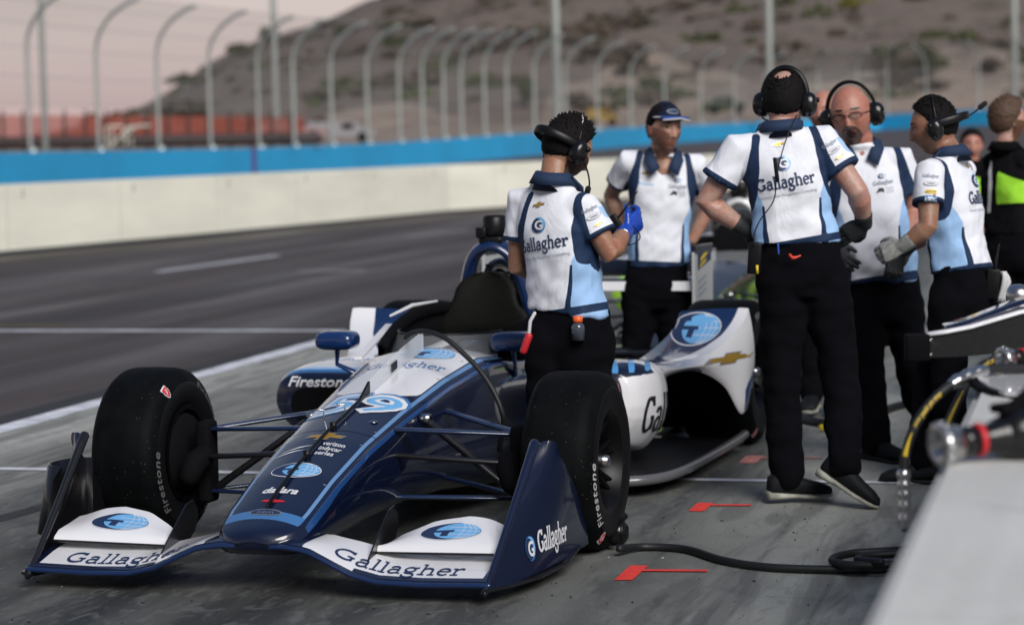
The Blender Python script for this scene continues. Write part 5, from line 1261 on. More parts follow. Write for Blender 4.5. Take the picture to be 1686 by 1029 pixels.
    # pattern
    rv = rS; fv = (bf - rv * bf.dot(rv)).normalized(); upv = (nb - hem).normalized()
    def TP(x, y, z):      # torso space point: x across (photo right +), y forward, z 0 hem .. 1 shoulder line
        return hem.lerp(shm, z) + rv * x + fv * y
    D = lambda pts: poly_dist(P_, [tuple(q) for q in pts])
    nav = np.full(len(P_), -1.0); blue = np.full(len(P_), -1.0); thin = np.full(len(P_), -1.0)
    ax_u = (shm - hem); tz = ((P_ - np.array(hem)) @ np.array(ax_u)) / ax_u.length_squared; tx = (P_ - np.array(hem.lerp(shm, .5))) @ np.array(rv)
    arm_t = {}; armmask = np.zeros(len(P_), bool)
    for e, sg in (('l', -1), ('r', 1)):
        sh, el = J[e + '_sh'], J[e + '_el']; dd, tt = seg_dist(P_, sh, el)
        at_ = ((P_ - np.array(sh)) @ np.array(el - sh)) / (el - sh).length_squared; onarm = (dd < .085 * c.get('slr', 1.0)) & (at_ > .12) & ((tx * sg > sw - .05) | (at_ > .3))
        armmask |= onarm
        if c.get('style', 'crew') == 'crew':
            nav = np.where(onarm, np.maximum(nav, (at_ - (ln - .085)) * .3), nav)      # cuff
            for fy in (-1, 1):      # raglan bands from collar over the shoulder blade to the armpit, front and back
                Lz = ax_u.length; Q2 = np.stack([tx, np.zeros(len(P_)), (tz - 1) * Lz], 1); sidef = (((P_ - np.array(hem.lerp(shm, .5))) @ np.array(fv)) * fy > -.03)
                bd_ = poly_dist(Q2, [(sg * (sw - .052), 0, .045), (sg * (sw - .036), 0, -.03), (sg * (sw - .022), 0, -.10), (sg * (sw - .002), 0, -.165), (sg * (sw + .012), 0, -.22)])
                wv_ = .016 + .022 * np.clip(-((tz - 1) * Lz) / .2, 0, 1)
                nav = np.where((onarm & (at_ > .55)) | ~sidef, nav, np.maximum(nav, wv_ - bd_))
                pts2 = [TP(sg * .120, fy * .115, .42), TP(sg * .118, fy * .12, .20), TP(sg * .135, fy * .12, -.04)]
                nav = np.where(armmask | (tz > .42) | ~sidef, nav, np.maximum(nav, .004 + .020 * np.clip(.42 - tz, 0, 1) - np.abs(np.abs(tx) - .118)))
            ly2 = np.abs((P_ - np.array(hem.lerp(shm, .5))) @ np.array(fv))
            side = np.abs(tx) - interp([0, 1], [.118, .118], 0)
            sb = np.minimum(np.abs(tx) - (.118 + .055 * np.clip((tz - .45) / .3, 0, 1)), .80 - tz)
            blue = np.where(armmask, -1, np.maximum(blue, sb))
            nav = np.where(armmask, nav, np.maximum(nav, .018 - np.abs(tz + .0) * .5 if c.get('hemnavy', True) else -1))
            th_ = np.abs(D([TP(sg * .075, -.06, 1.04), TP(sg * (sw - .065), -.1, .92), TP(sg * .135, -.12, .72), TP(sg * .112, -.12, .45)]) - .002)
            thin = np.maximum(thin, np.where(armmask | (tz > .8), -1, .004 - th_))
            stp = D([sh.lerp(el, .15) + UP * .07, sh.lerp(el, ln) + UP * .07]); thin = np.maximum(thin, np.where(onarm, .006 - np.abs(stp - .03), -1))
        else:
            Q3 = np.stack([tx, tx * 0, tz], 1)
            blue = np.maximum(blue, np.where(armmask, -1, np.minimum(tx - .0, np.minimum(.84 - tz - tx, tz - .40))))
            nav = np.maximum(nav, -1); thin = np.maximum(thin, np.where(armmask, -1, .012 - poly_dist(Q3, [(-.075, 0, .98), (-.045, 0, .7), (-.055, 0, .3)])))
    shirt = np_mesh('shirt', co, f_, M['shirt'] if c.get('style', 'crew') == 'crew' else M['blacksuit'], root, off, dict(s_navy=nav, s_blue=blue, s_thin=thin))
    # collar: standing back, folded points at the front
    g = G(); cu_ = ((nt_ - nb).normalized() + UP * .8).normalized(); cn = nb + (nt_ - nb) * .10 + cu_ * .004; rings = []
    for i in range(29):
        a = R(-118 + 236 * i / 28); dr = (rv * math.sin(a) - fv * math.cos(a)); fr_ = max(0, -math.cos(a))
        c0 = cn + dr * .084 - cu_ * (.040 + .030 * fr_); c1 = cn + dr * .069 + cu_ * (.036 - .042 * fr_); c2 = cn + dr * (.094 + .010 * fr_) - cu_ * (.014 + (.050 if fr_ > .6 else .035) * fr_)
        rings.append([c0, c1, c1 + dr * .006, c2 + dr * .004, c2, c1 - cu_ * .006 + dr * .001])
    g.loft(rings)
    for sg in (-1, 1):      # flat collar wings either side of the open neck
        q_ = lambda x, y, z: cn + rv * (sg * x) + fv * y + UP * z
        W4 = [q_(.064, .030, .030), q_(.020, .088, -.062), q_(.070, .108, -.098), q_(.104, .050, -.022), q_(.092, .0, .020)]
        g.loft([W4, [p + fv * .007 + UP * .002 for p in W4]])
    g.build('collar', M['collar'] if c.get('style', 'crew') == 'crew' else M['blacksuit'], shirt, off=off)
    # ---------- trousers and shoes
    g = G(); top = J['belt']; tw = c.get('hipw', .165)
    rr = []
    for t, hw_, hd in ((.03, tw * .93, .108 + fat * .4), (0, tw * .95, .112 + fat * .4), (-.08, tw * 1.02, .128), (-.16, tw * 1.03, .128), (-.22, tw * .9, .11)):
        ce = top + (pv - top).normalized() * 0 + UP * t; fvh = (bf - hipr * bf.dot(hipr)).normalized()
        rr.append([ce + hipr * math.copysign(abs(math.cos(q)) ** .85, math.cos(q)) * hw_ + fvh * math.copysign(abs(math.sin(q)) ** .85, math.sin(q)) * hd for q in [2 * math.pi * i / 28 for i in range(28)]])
    g.loft(rr[::-1]); lw = c.get('leg', 1.0)
    for e in 'lr':
        hp, kn, an = J[e + '_hip'], J[e + '_kn'], J[e + '_an']
        pts = [hp, hp.lerp(kn, .3), hp.lerp(kn, .7), kn, kn.lerp(an, .3), kn.lerp(an, .7), kn.lerp(an, .93), kn.lerp(an, .99)]
        g.tube(pts, [q * lw for q in (.098, .096, .082, .075, .074, .068, .068, .066)], 20, cap=True)
    co, no, f_ = remesh(g, .011, 4, .6)
    d_ = np.array([noise.noise(Vector((p[0] * 6 + seed, p[1] * 6, p[2] * 9))) + .7 * noise.noise(Vector((p[0] * 14, p[1] * 14 + seed, p[2] * 20))) for p in co]); co = co + no * (d_ * .013)[:, None]
    np_mesh('trousers', co, f_, M['trousers'], root, off)
    for e in 'lr':
        an = J[e + '_an']; fd = Vector(c.get(e + '_foot', bf)).normalized(); sd = Vector(c.get(e + '_footup', UP)); sd = (sd - fd * sd.dot(fd)).normalized(); sr_ = fd.cross(sd)
        base = an - sd * .085
        def fsec(t, w_, z0, z1, n=18): 
            return [base + fd * t + sr_ * math.copysign(abs(math.cos(q)) ** .8, math.cos(q)) * w_ + sd * ((z0 + z1) / 2 + (z1 - z0) / 2 * math.copysign(abs(math.sin(q)) ** .8, math.sin(q))) for q in [2 * math.pi * i / n for i in range(n)]]
        g = G(); g.loft([fsec(-.085, .018, .03, .07), fsec(-.078, .032, .02, .10), fsec(-.04, .038, .018, .125), fsec(.0, .040, .018, .128), fsec(.05, .042, .018, .095), fsec(.10, .049, .018, .078), fsec(.15, .050, .018, .066), fsec(.185, .040, .018, .050), fsec(.198, .015, .02, .032)])
        shoe = g.build('shoe', c.get('shoemat', M['shoe']), root, off=off)
        g = G(); g.loft([fsec(-.092, .016, .002, .034), fsec(-.084, .034, -.002, .040), fsec(-.04, .041, 0, .034), fsec(.02, .040, .004, .026), fsec(.08, .046, 0, .022), (fsec(.13, .050, 0, .022)), fsec(.175, .042, .002, .022), fsec(.203, .016, .008, .022)]); g.build('sole', c.get('solemat', M['sole']), shoe, off=off)
    c['root'] = root; c['shirt'] = shirt; c['off'] = off; c['TP'] = TP; c['rv'] = rv; c['fv'] = fv; c['toW'] = toW; c['hax'] = (hr, hf, hu); c['hemshm'] = (hem, shm)
    return c
def bvh_of_w(objs, off):
    V = []; F = []
    for o in objs:
        n = len(V); V += [v.co + off for v in o.data.vertices]; F += [tuple(i + n for i in p.vertices) for p in o.data.polygons]
    return BVHTree.FromPolygons(V, F)
def shift(o, off):
    for v in o.data.vertices: v.co -= off
M['collar'] = mat('navy collar', (.010, .028, .075), .8); M['shoe'] = mat('black shoe', (.005, .006, .008), .7, spec=.3); M['sole'] = mat('pale worn sole', (.32, .32, .27), .8, var=.4, vscale=20); M['soledark'] = mat('dark sole', (.015, .015, .017), .8)

def shirt_print(c, fl, O, U, V, D, name='lettering'):
    d = decal(name, fl, O, U, V, D, bvh_of_w([c['shirt']], c['off']), None, .004, .02); d.parent = c['shirt']; shift(d, c['off']); return d
def back_art(c, x=0, sc=1.0, z=.80):
    """sponsor print on the back (or the front) of a shirt"""
    hem, shm = c['hemshm']; rv, fv = c['rv'], c['fv']; U = rv * 1; V = (shm - hem).normalized(); O = hem.lerp(shm, z) - fv * .5 + rv * x
    U = (U - V * U.dot(V)).normalized()
    fl = Flat(); bowtie(fl, 0, .085 * sc, .058 * sc, sh=.2); shirt_print(c, fl, O, U, V, fv, 'emblem')
    fl = Flat(); globe(fl, 0, .005 * sc, .033 * sc, .030 * sc, False); shirt_print(c, fl, O, U, V, fv, 'emblem')
    fl = Flat(); wordmark(fl, 'Gallagher', .0, -.092 * sc, .050 * sc, M['print_navy'], width=.235 * sc, wt=.10)
    fl.text('Insurance | Risk Management | Consulting', 0, -.125 * sc, .011 * sc, M['print_grey'], 0, width=.235 * sc, bold=.0)
    return shirt_print(c, fl, O, U, V, fv)
def sleeve_art(c, e, D, rows=(('t', 'Gallagher'), ('e', 0), ('b', 0))):
    J = c['J']; sh, el = J[e + '_sh'], J[e + '_el']; D = Vector(D).normalized(); V = (sh - el); V = (V - D * V.dot(D)).normalized(); U = V.cross(-D).normalized() * 1
    U = D.cross(V).normalized()
    if U.dot(VR) < 0: U = -U
    fl = Flat(); y = .045
    for k, v in rows:
        if k == 't': wordmark(fl, v, 0, y, .014, M['print_grey'], width=.065, wt=.09)
        if k == 'e': fl.ell(0, y + .004, .030, .010, M['print_grey'], 0); fl.ell(0, y + .004, .027, .008, M['shirtplain'], 1); fl.ell(0, y + .004, .018, .004, M['print_grey'], 2)
        if k == 'b': bowtie(fl, 0, y, .042, sh=.2)
        if k == 's': fl.ell(0, y, .024, .009, M['print_yellow'], 0); fl.text('sunoco', 0, y - .003, .008, M['print_navy'], 1, width=.036, bold=.02); fl.poly([(.008, y - .012), (.024, y - .010), (.016, y - .018)], M['print_red'], 0)
        if k == 'p': fl.poly([(-.026, y - .008), (.026, y - .008), (.026, y + .008), (-.026, y + .008)], M['print_lb'], 0); fl.text('sparco', 0, y - .005, .010, M['print_white'], 1, width=.045, bold=.02)
        y -= .030
    return shirt_print(c, fl, sh.lerp(el, c.get('sleeve', .6) * .5) - D * .3, U, V, D, 'sleeve_print')
def headset(c, label, band='top', mic=None, lab2=False):
    """ear cups, band and microphone of an intercom headset worn by person c"""
    hr, hf, hu = c['hax']; toW = c['toW']; o_ = c['J']['head']; root = empty('headset', o_); tag(root, label, 'headset', 'intercom headsets of the crew'); W_ = c.get('hw', 1.0)
    for s_ in (-1, 1):
        g = G(); rr = []
        for t, k in ((-.010, .80), (-.006, .98), (.010, 1.0), (.024, .96), (.038, .80), (.046, .55), (.048, .2)):
            rr.append([toW(Vector((s_ * (.080 * W_ + t), -.006 + .037 * k * math.cos(q), -.010 + .050 * k * math.sin(q)))) for q in [2 * math.pi * i / 24 for i in range(24)]])
        g.loft(rr); ec = g.build('ear_cup', M['gloss'], root, off=o_)
        g = G(); g.lathe([(0, .004), (.006, .012), (.012, .010), (.014, 0)], 'x', (0, 0, 0), 14); R3 = Matrix((-hr * s_, hf, hu)).transposed(); g.v = [toW(Vector((s_ * (.080 * W_ + .040), .012, .008))) + R3 @ v for v in g.v]; g.build('volume_knob', M['black'], ec, off=o_)
    g = G()
    if band == 'top': pts = [toW(Vector((.092 * W_ * math.cos(a), -.012, .125 * math.sin(a) + .012))) for a in [math.pi * i / 20 for i in range(21)]]; g.tube(pts, .011, 8, flat=.45, updir=(pts[10] - o_))
    if band in ('neck', 'both'):
        pts = [toW(Vector((.100 * W_ * math.cos(a), -.015 - .135 * math.sin(a), .012 + .012 * math.sin(a)))) for a in [math.pi * i / 20 for i in range(21)]]; g.tube(pts, .006, 10, flat=2.8, updir=hu)
    if band == 'neck': pts = [toW(Vector((.088 * W_ * math.cos(a), -.015, .128 * math.sin(a) + .008))) for a in [math.pi * i / 20 for i in range(21)]]; g.tube(pts, .005, 6)
    g.build('headband', M['black'], root, off=o_)
    if mic:
        g = G(); g.tube(smooth_path([toW(Vector(p)) for p in mic], 5), .0035, 8); e_ = toW(Vector(mic[-1])); bm_ = g.build('boom', M['black'], root, off=o_)
        g = G(); dr = (e_ - toW(Vector(mic[-2]))).normalized(); g.tube([e_ - dr * .012, e_ + dr * .014], [.012, .011], 12); g.build('microphone', M['foam'], bm_, off=o_)
    if lab2:
        a, b = pts[13], pts[15]; g = G(); d_ = (b - a); out_ = ((a + b) / 2 - o_).normalized(); g.box((0, 0, 0), (d_.length, .030, .003), 0); q_ = Matrix((d_.normalized(), hu.cross(d_).normalized() * 0 + hu, out_)).transposed(); g.v = [(a + b) / 2 + out_ * .004 + q_ @ v for v in g.v]; g.build('band_label', M['print_white'], root, off=o_)
    return root

# joint shorthand: photo pixel plus depth offset from the person's own distance
def joints(dep, **kw):
    return {k: at(v[0], v[1], dep + (v[2] if len(v) > 2 else 0)) for k, v in kw.items()}
def vdir(r, u, f): return HR * r + UP * u + HF * f

# A: crewman beside the cockpit, back three quarters, looking down at a radio
A = dict(name='a', label='crewman with spiky black hair and blue gloves looking down at a radio beside the cockpit', skin='tan', fwd=vdir(.62, 0, .78), hfwd=vdir(.80, -.42, .50), hup=vdir(.25, 1, .1), hs=1.03, spike=.006, hairth=.014, tufts=480, beard='full', beardcol=(.06, .035, .02), seed=1, sleeve=.62, hemw=.172, waistw=.160,
    J=joints(9.28, head=(934, 246, .03), neck=(911, 302, -.02), l_sh=(860, 330, .09), r_sh=(962, 342, -.10), l_el=(852, 440, .12), r_el=(1004, 418, -.12), l_wr=(930, 452, .30), r_wr=(1030, 381, .06), hem=(938, 512, 0), belt=(940, 514, 0), pelvis=(942, 560, 0), l_hip=(905, 560, 0), r_hip=(972, 565, 0), l_kn=(903, 705, .03), r_kn=(968, 705, -.02), l_an=(900, 835, 0), r_an=(975, 838, -.04)),
    r_hand=dict(d=vdir(.55, .40, .5), palm=vdir(-.5, .1, .5), side=vdir(-.2, 1, .1), glove='glove_blue', curl=.75, thumb=.9), l_hand=dict(d=vdir(.7, .1, .5), palm=vdir(.2, .3, .2), side=UP, glove='glove_blue', curl=.6))
A['hipr'] = vdir(.78, -.10, -.62)
person(A)
back_art(A, -.0, 1.0, .80)
sleeve_art(A, 'r', vdir(-.25, -.1, 1), (('t', 'Gallagher'), ('e', 0), ('b', 0)))
headset(A, 'black headset with its padded band behind the neck, worn by the spiky haired crewman', 'neck', [(-.115, .01, -.03), (-.120, .05, -.070), (-.105, .085, -.105), (-.085, .100, -.128)], lab2=True)
# B: capped crewman behind the rear wing
B = dict(name='b', label='crewman in navy cap with hands behind his hips, standing behind the rear wing', skin='olive', fwd=vdir(.06, -.1, -1), hfwd=vdir(.50, .02, -1), hup=vdir(.05, 1, -.0), hs=1.02, hair='cap', beard='full', beardcol=(.24, .13, .09), seed=4, sleeve=.62, hemw=.165,
    J=joints(12.2, head=(1094, 213, -.14), neck=(1092, 258, -.06), l_sh=(1036, 266, -.02), r_sh=(1146, 272, -.02), l_el=(1006, 322, .16), r_el=(1172, 332, .16), l_wr=(1034, 392, .17), r_wr=(1140, 396, .17), hem=(1084, 436, 0), belt=(1082, 436, 0), pelvis=(1080, 470, 0), l_hip=(1055, 475, 0), r_hip=(1108, 475, 0), l_kn=(1046, 585, 0), r_kn=(1108, 585, .02), l_an=(1044, 692, .03), r_an=(1110, 692, .03)),
    l_hand=dict(d=vdir(.8, -.3, .2), palm=vdir(.1, 0, -1), side=UP, curl=.4), r_hand=dict(d=vdir(-.8, -.3, .2), palm=vdir(.1, 0, -1), side=UP, curl=.4))
B['hipr'] = vdir(1, 0, 0)
person(B)
def front_art(c, sc=1.0, full=True):
    hem, shm = c['hemshm']; rv, fv = c['rv'], c['fv']; V = (shm - hem).normalized(); U = (rv - V * rv.dot(V)).normalized()
    fl = Flat(); globe(fl, .075 * sc, .03, .020, .012, False); wordmark(fl, 'Gallagher', .075 * sc, -.008, .018, M['print_grey'], width=.095, wt=.1)
    fl.poly([(.035, -.045), (.052, -.022), (.073, -.026), (.073, -.045), (.060, -.038)], M['print_black'], 0)
    for i in range(3): fl.text(('verizon', 'indycar', 'series')[i], .100, -.030 - .010 * i, .007, M['print_grey'], 0, width=.036)
    shirt_print(c, fl, hem.lerp(shm, .80) + fv * .5, U, V, -fv, 'chest_print')
    fl = Flat(); bowtie(fl, -.085, .06, .055, sh=.2); fl.text('Firestone', -.085, .0, .013, M['print_lb'], 0, width=.075, shear=.2) if full else None
    shirt_print(c, fl, hem.lerp(shm, .80) + fv * .5, U, V, -fv, 'chest_print')
front_art(B)
# C: crewman seen from behind, hands on hips
Cc = dict(name='c', label='tall crewman seen from behind with hands on his hips, dark hair thinning at the crown', skin='fair', fwd=vdir(.10, 0, 1), hfwd=vdir(.42, -.02, .9), hup=vdir(.03, 1, 0), hs=1.04, hairth=.008, spike=.003, tufts=420, tuftk=.5, bald=True, seed=9, sleeve=.60, hemw=.178, waistw=.168, arm=1.1, slr=1.08, hipw=.172, leg=1.05, hw=1.04,
    J=joints(9.65, head=(1293, 168, .03), neck=(1285, 214, 0), l_sh=(1216, 246, .0), r_sh=(1352, 232, .0), l_el=(1162, 333, .03), r_el=(1412, 316, -.05), l_wr=(1228, 378, .05), r_wr=(1424, 366, .06), hem=(1312, 400, 0), belt=(1317, 402, 0), pelvis=(1320, 450, 0), l_hip=(1288, 462, 0), r_hip=(1358, 462, 0), l_kn=(1287, 625, .03), r_kn=(1384, 618, .02), l_an=(1296, 788, .05), r_an=(1390, 770, -.10)),
    l_hand=dict(d=vdir(.75, -.28, .35), palm=vdir(.35, 0, .9), side=vdir(0, -.3, .6), glove='glove_dark', curl=.35), r_hand=dict(d=vdir(-.72, -.45, .2), palm=vdir(-.3, .1, .9), side=vdir(0, -.4, .5), glove='glove_dark', curl=.3, spread=.2),
    l_foot=vdir(.95, -.02, .28), r_foot=vdir(.72, -.42, -.35), r_footup=vdir(.55, .82, -.1))
Cc['hipr'] = vdir(1, .02, -.1)
person(Cc)
back_art(Cc, -.015, 1.0, .80)
sleeve_art(Cc, 'r', vdir(-.15, -.1, 1), (('t', 'Gallagher'), ('e', 0), ('b', 0)))
headset(Cc, 'black headset on the tall crewman seen from behind, band over the top of his head', 'top', [(.12, .02, -.03), (.11, .08, -.07), (.05, .125, -.075)])
# D: bald crewman, mouth open, facing the camera side
Dd = dict(name='d', label='bald crewman with glasses and goatee, mouth open, facing the two other headset men', skin='red', fwd=vdir(-.15, 0, -1), hfwd=vdir(-.34, -.10, -1), hup=vdir(-.14, 1, 0), hs=1.12, hair='none', beard='goatee', beardcol=(.10, .06, .045), open=True, belly=.05, seed=14, sleeve=.62, hemw=.19, waistw=.185, hw=1.10, neckw=1.25, slr=1.1, hipw=.18,
    J=joints(10.9, head=(1402, 190, -.05), neck=(1418, 243, 0), l_sh=(1352, 268, .02), r_sh=(1482, 262, 0), l_el=(1345, 350, .05), r_el=(1502, 350, .05), l_wr=(1368, 410, -.15), r_wr=(1490, 415, -.16), hem=(1448, 462, 0), belt=(1450, 452, 0), pelvis=(1455, 490, 0), l_hip=(1428, 495, 0), r_hip=(1484, 495, 0), l_kn=(1432, 620, -.02), r_kn=(1502, 615, .02), l_an=(1444, 728, 0), r_an=(1535, 722, .10)),
    l_hand=dict(d=vdir(.5, -.5, -.5), palm=vdir(.3, 0, 1), side=vdir(0, 1, 0), glove='glove_dark'), r_hand=dict(d=vdir(-.5, -.5, -.5), palm=vdir(-.2, -1, 0), side=vdir(-1, 0, 0), glove='glove_dark'), l_foot=vdir(.5, 0, -.8), r_foot=vdir(.1, 0, -1), solemat=M['soledark'])
Dd['hipr'] = vdir(.98, .0, -.18)
person(Dd); front_art(Dd, 1.0, False)
headset(Dd, 'black headset on the bald crewman, band over his bare head', 'top')
# glasses
hr, hf, hu = Dd['hax']; gl = empty('glasses', Dd['J']['head']); tag(gl, 'thin dark framed glasses on the bald crewman', 'glasses'); g = G(); tw = Dd['toW']
def lens_pt(s_, q, k=1.0): return tw(Vector((s_ * .035 + .026 * k * math.copysign(abs(math.cos(q)) ** .7, math.cos(q)), .107, .001 + .0145 * k * math.copysign(abs(math.sin(q)) ** .7, math.sin(q)))))
for s_ in (-1, 1):
    g.tube([lens_pt(s_, math.pi * i / 12 - .15) for i in range(14)], .0020, 6)
    g.tube([tw(Vector((s_ * .061, .104, .008))), tw(Vector((s_ * .088, .02, .008)))], .0020, 6)
g.tube([tw(Vector((-.011, .109, .008))), tw(Vector((0, .116, .010))), tw(Vector((.011, .109, .008)))], .0018, 6)
g.build('glasses_frame', M['black'], gl, off=Dd['J']['head'])
for s_ in (-1, 1):
    g = G(); g.v = [lens_pt(s_, 2 * math.pi * i / 20, .96) for i in range(20)]; g.f = [tuple(range(20))]; g.m = [0]; g.build('lens', M['lens'], gl, off=Dd['J']['head'])
# E: crewman in profile at right
E_c = dict(name='e', label='short haired crewman in profile facing left with grey gloves and a radio on his belt', skin='brown', fwd=vdir(-.80, -.12, .58), hfwd=vdir(-.93, -.16, .20), hup=vdir(-.12, 1, 0), hs=1.0, hairth=.007, spike=.002, tufts=500, tuftk=.42, seed=21, sleeve=.60, hemw=.150, waistw=.145, hipw=.155,
    J=joints(10.1, head=(1538, 209, -.02), neck=(1566, 258, .0), l_sh=(1530, 286, -.15), r_sh=(1582, 280, .18), l_el=(1528, 374, -.20), r_el=(1560, 370, .25), l_wr=(1488, 404, -.16), r_wr=(1485, 412, .12), hem=(1585, 446, 0), belt=(1586, 446, 0), pelvis=(1586, 480, 0), l_hip=(1566, 485, -.05), r_hip=(1600, 485, .06), l_kn=(1560, 620, -.05), r_kn=(1535, 610, .10), l_an=(1575, 765, .0), r_an=(1522, 765, .12)),
    l_hand=dict(d=vdir(-.85, -.30, .2), palm=vdir(.0, -.4, .8), side=vdir(-.3, .8, -.2), glove='glove_grey', curl=.8), r_hand=dict(d=vdir(-.4, -.8, -.2), palm=vdir(.3, 0, -.8), side=vdir(-.6, .3, 0), glove='glove_dark', curl=.7), l_foot=vdir(-.8, 0, .3), r_foot=vdir(-1, 0, .0), solemat=M['soledark'])
E_c['J']['l_sh'] = at(1530, 284, 9.96)
E_c['hipr'] = vdir(.60, .0, .80)
person(E_c)
hem, shm = E_c['hemshm']; fl = Flat(); globe(fl, 0, .075, .032, .028, False); bowtie(fl, -.02, .14, .05); wordmark(fl, 'Gallagher', .03, -.02, .052, M['print_navy'], width=.24, wt=.10); fl.text('Insurance | Risk Management | Consulting', .03, -.052, .011, M['print_grey'], 0, width=.24)
Ud = vdir(.80, .0, .35).normalized(); shirt_print(E_c, fl, hem.lerp(shm, .72) - vdir(-.35, 0, .93) * .5 + Ud * .10, Ud, UP, vdir(-.35, 0, .93))
sleeve_art(E_c, 'l', vdir(.05, -.05, 1), (('t', 'Gallagher'), ('e', 0), ('s', 0), ('p', 0)))
headset(E_c, 'black headset on the crewman in profile at right, its microphone swung up behind him', 'neck', [(-.112, -.02, -.02), (-.115, -.08, -.01), (-.12, -.16, .02), (-.12, -.215, .05)])
# F: crewman in black and green suit, right edge
F_c = dict(name='f', label='bearded person in black and bright green race suit at the right edge, looking away', skin='fair', arm=.8, slr=1.05, fwd=vdir(.75, 0, .65), hfwd=vdir(.88, .10, .35), hs=1.0, hairmat=M['hairbrown'], hairth=.02, spike=.012, tufts=300, beard='full', beardcol=(.12, .06, .03), seed=31, sleeve=.95, style='suit', hemw=.15, vox=.007, eyes=False,
    J=joints(12.9, head=(1660, 200, 0), neck=(1654, 247, 0), l_sh=(1637, 264, .08), r_sh=(1686, 264, -.08), l_el=(1650, 335, .22), r_el=(1716, 325, -.02), l_wr=(1712, 318, .30), r_wr=(1724, 268, .10), hem=(1664, 385, 0), belt=(1664, 385, 0), pelvis=(1665, 410, 0), l_hip=(1652, 412, 0), r_hip=(1682, 412, 0), l_kn=(1655, 520, 0), r_kn=(1690, 520, 0), l_an=(1655, 640, 0), r_an=(1695, 640, 0)))
F_c['hipr'] = vdir(.65, 0, -.75)
person(F_c)
# G: small far person with red face, H: person hidden behind the bald crewman
G_c = dict(name='g', label='distant person in dark clothes with yellow trim between the profile crewman and the green suit', skin='red', fwd=vdir(-.2, 0, -1), hfwd=vdir(-.1, 0, -1), style='suit', seed=33, sleeve=.95, vox=.008, eyes=False, hair='short', hemw=.15,
    J=joints(18.0, head=(1600, 240, 0), neck=(1600, 268, 0), l_sh=(1578, 278, 0), r_sh=(1622, 278, 0), l_el=(1572, 325, 0), r_el=(1628, 325, 0), l_wr=(1578, 365, -.1), r_wr=(1624, 365, -.1), hem=(1600, 365, 0), belt=(1600, 365, 0), pelvis=(1600, 385, 0), l_hip=(1588, 390, 0), r_hip=(1612, 390, 0), l_kn=(1587, 455, 0), r_kn=(1613, 455, 0), l_an=(1587, 525, 0), r_an=(1613, 525, 0)))
person(G_c)
H_c = dict(name='h', label='person almost hidden between the heads of the man seen from behind and the bald man', skin='red', fwd=vdir(-.3, 0, -1), hfwd=vdir(-.4, 0, -1), seed=37, sleeve=.6, vox=.008, eyes=False, hair='none', hemw=.15, style='suit',
    J=joints(12.7, head=(1356, 186, 0), neck=(1360, 236, 0), l_sh=(1312, 250, 0), r_sh=(1405, 250, 0), l_el=(1305, 330, 0), r_el=(1412, 330, 0), l_wr=(1318, 385, -.1), r_wr=(1402, 385, -.1), hem=(1360, 400, 0), belt=(1360, 400, 0), pelvis=(1360, 430, 0), l_hip=(1338, 430, 0), r_hip=(1382, 430, 0), l_kn=(1338, 540, 0), r_kn=(1382, 540, 0), l_an=(1338, 650, 0), r_an=(1382, 650, 0)))
person(H_c)
# ================================================================== OTHER THINGS IN THE PIT
# ---- concrete pit wall the photographer leans over
M['wallgrey'] = ground_mat('pale rough concrete', (.64, .64, .61), (.40, .40, .38), (.72, .72, .69), .4, 2.0, .8, bump=.001)
WX, WZ = -.322, .85
g = G(); bm_ = bmesh.new(); bmesh.ops.create_cube(bm_, size=1)
for v in bm_.verts: v.co = Vector((WX + .31 + v.co.x * .62, 17 + v.co.y * 40, WZ / 2 + v.co.z * WZ))
bmesh.ops.bevel(bm_, geom=[e for e in bm_.edges if all(v.co.z > .5 for v in e.verts)], offset=.022, segments=3, affect='EDGES')
bmesh.ops.subdivide_edges(bm_, edges=[e for e in bm_.edges if e.calc_length() > 5], cuts=60)
g.add([v.co for v in bm_.verts], [tuple(v.index for v in f.verts) for f in bm_.faces]); bm_.free()
pwall = g.build('pit_wall', M['wallgrey'], autos=40); tag(pwall, 'pale concrete pit wall running into the lower right corner, tools lying on its top', 'wall')

# ---- red tape marks
M['tape'] = mat('red tape', (.80, .045, .03), .55, var=.12, vscale=20); M['tapepale'] = mat('scuffed pink tape', (.50, .20, .18), .7, var=.35, vscale=18)
def tmark(x, y, lab, m_, L_=.26, w_=.060, Lb=.28):
    r0 = empty('tape_mark', (x, y, 0)); tag(r0, lab, 'tape mark', 'T shaped tape marks on the pit floor')
    def strip(pts, z): return [Vector((a, b, z)) for a, b in pts], [Vector((a, b, z + .0012)) for a, b in pts]
    g = G()
    for nme, pts, z in (('bar', [(-w_ / 2, -Lb / 2), (w_ / 2, -Lb / 2 + .012), (w_ / 2 + .004, Lb / 2), (-w_ / 2, Lb / 2 - .01)], .003), ('stem', [(w_ / 2 - .004, .03), (L_, .052), (L_, .080), (w_ / 2 - .004, .060)], .0045)):
        lo, hi = strip(pts, z); g = G(); g.loft([lo, hi]); g.build(nme, m_, r0, smooth=False)
tmark(-1.60, 7.96, 'red tape T nearest the camera, just right of the front tyre', M['tape'])
tmark(-1.60, 9.43, 'red tape T in the shadow below the sidepod, behind the nearest one', M['tape'], .20, .06, .22)
tmark(-1.60, 10.86, 'scuffed pink tape T beside the trouser leg of the tall crewman', M['tapepale'], .33, .08, .26)

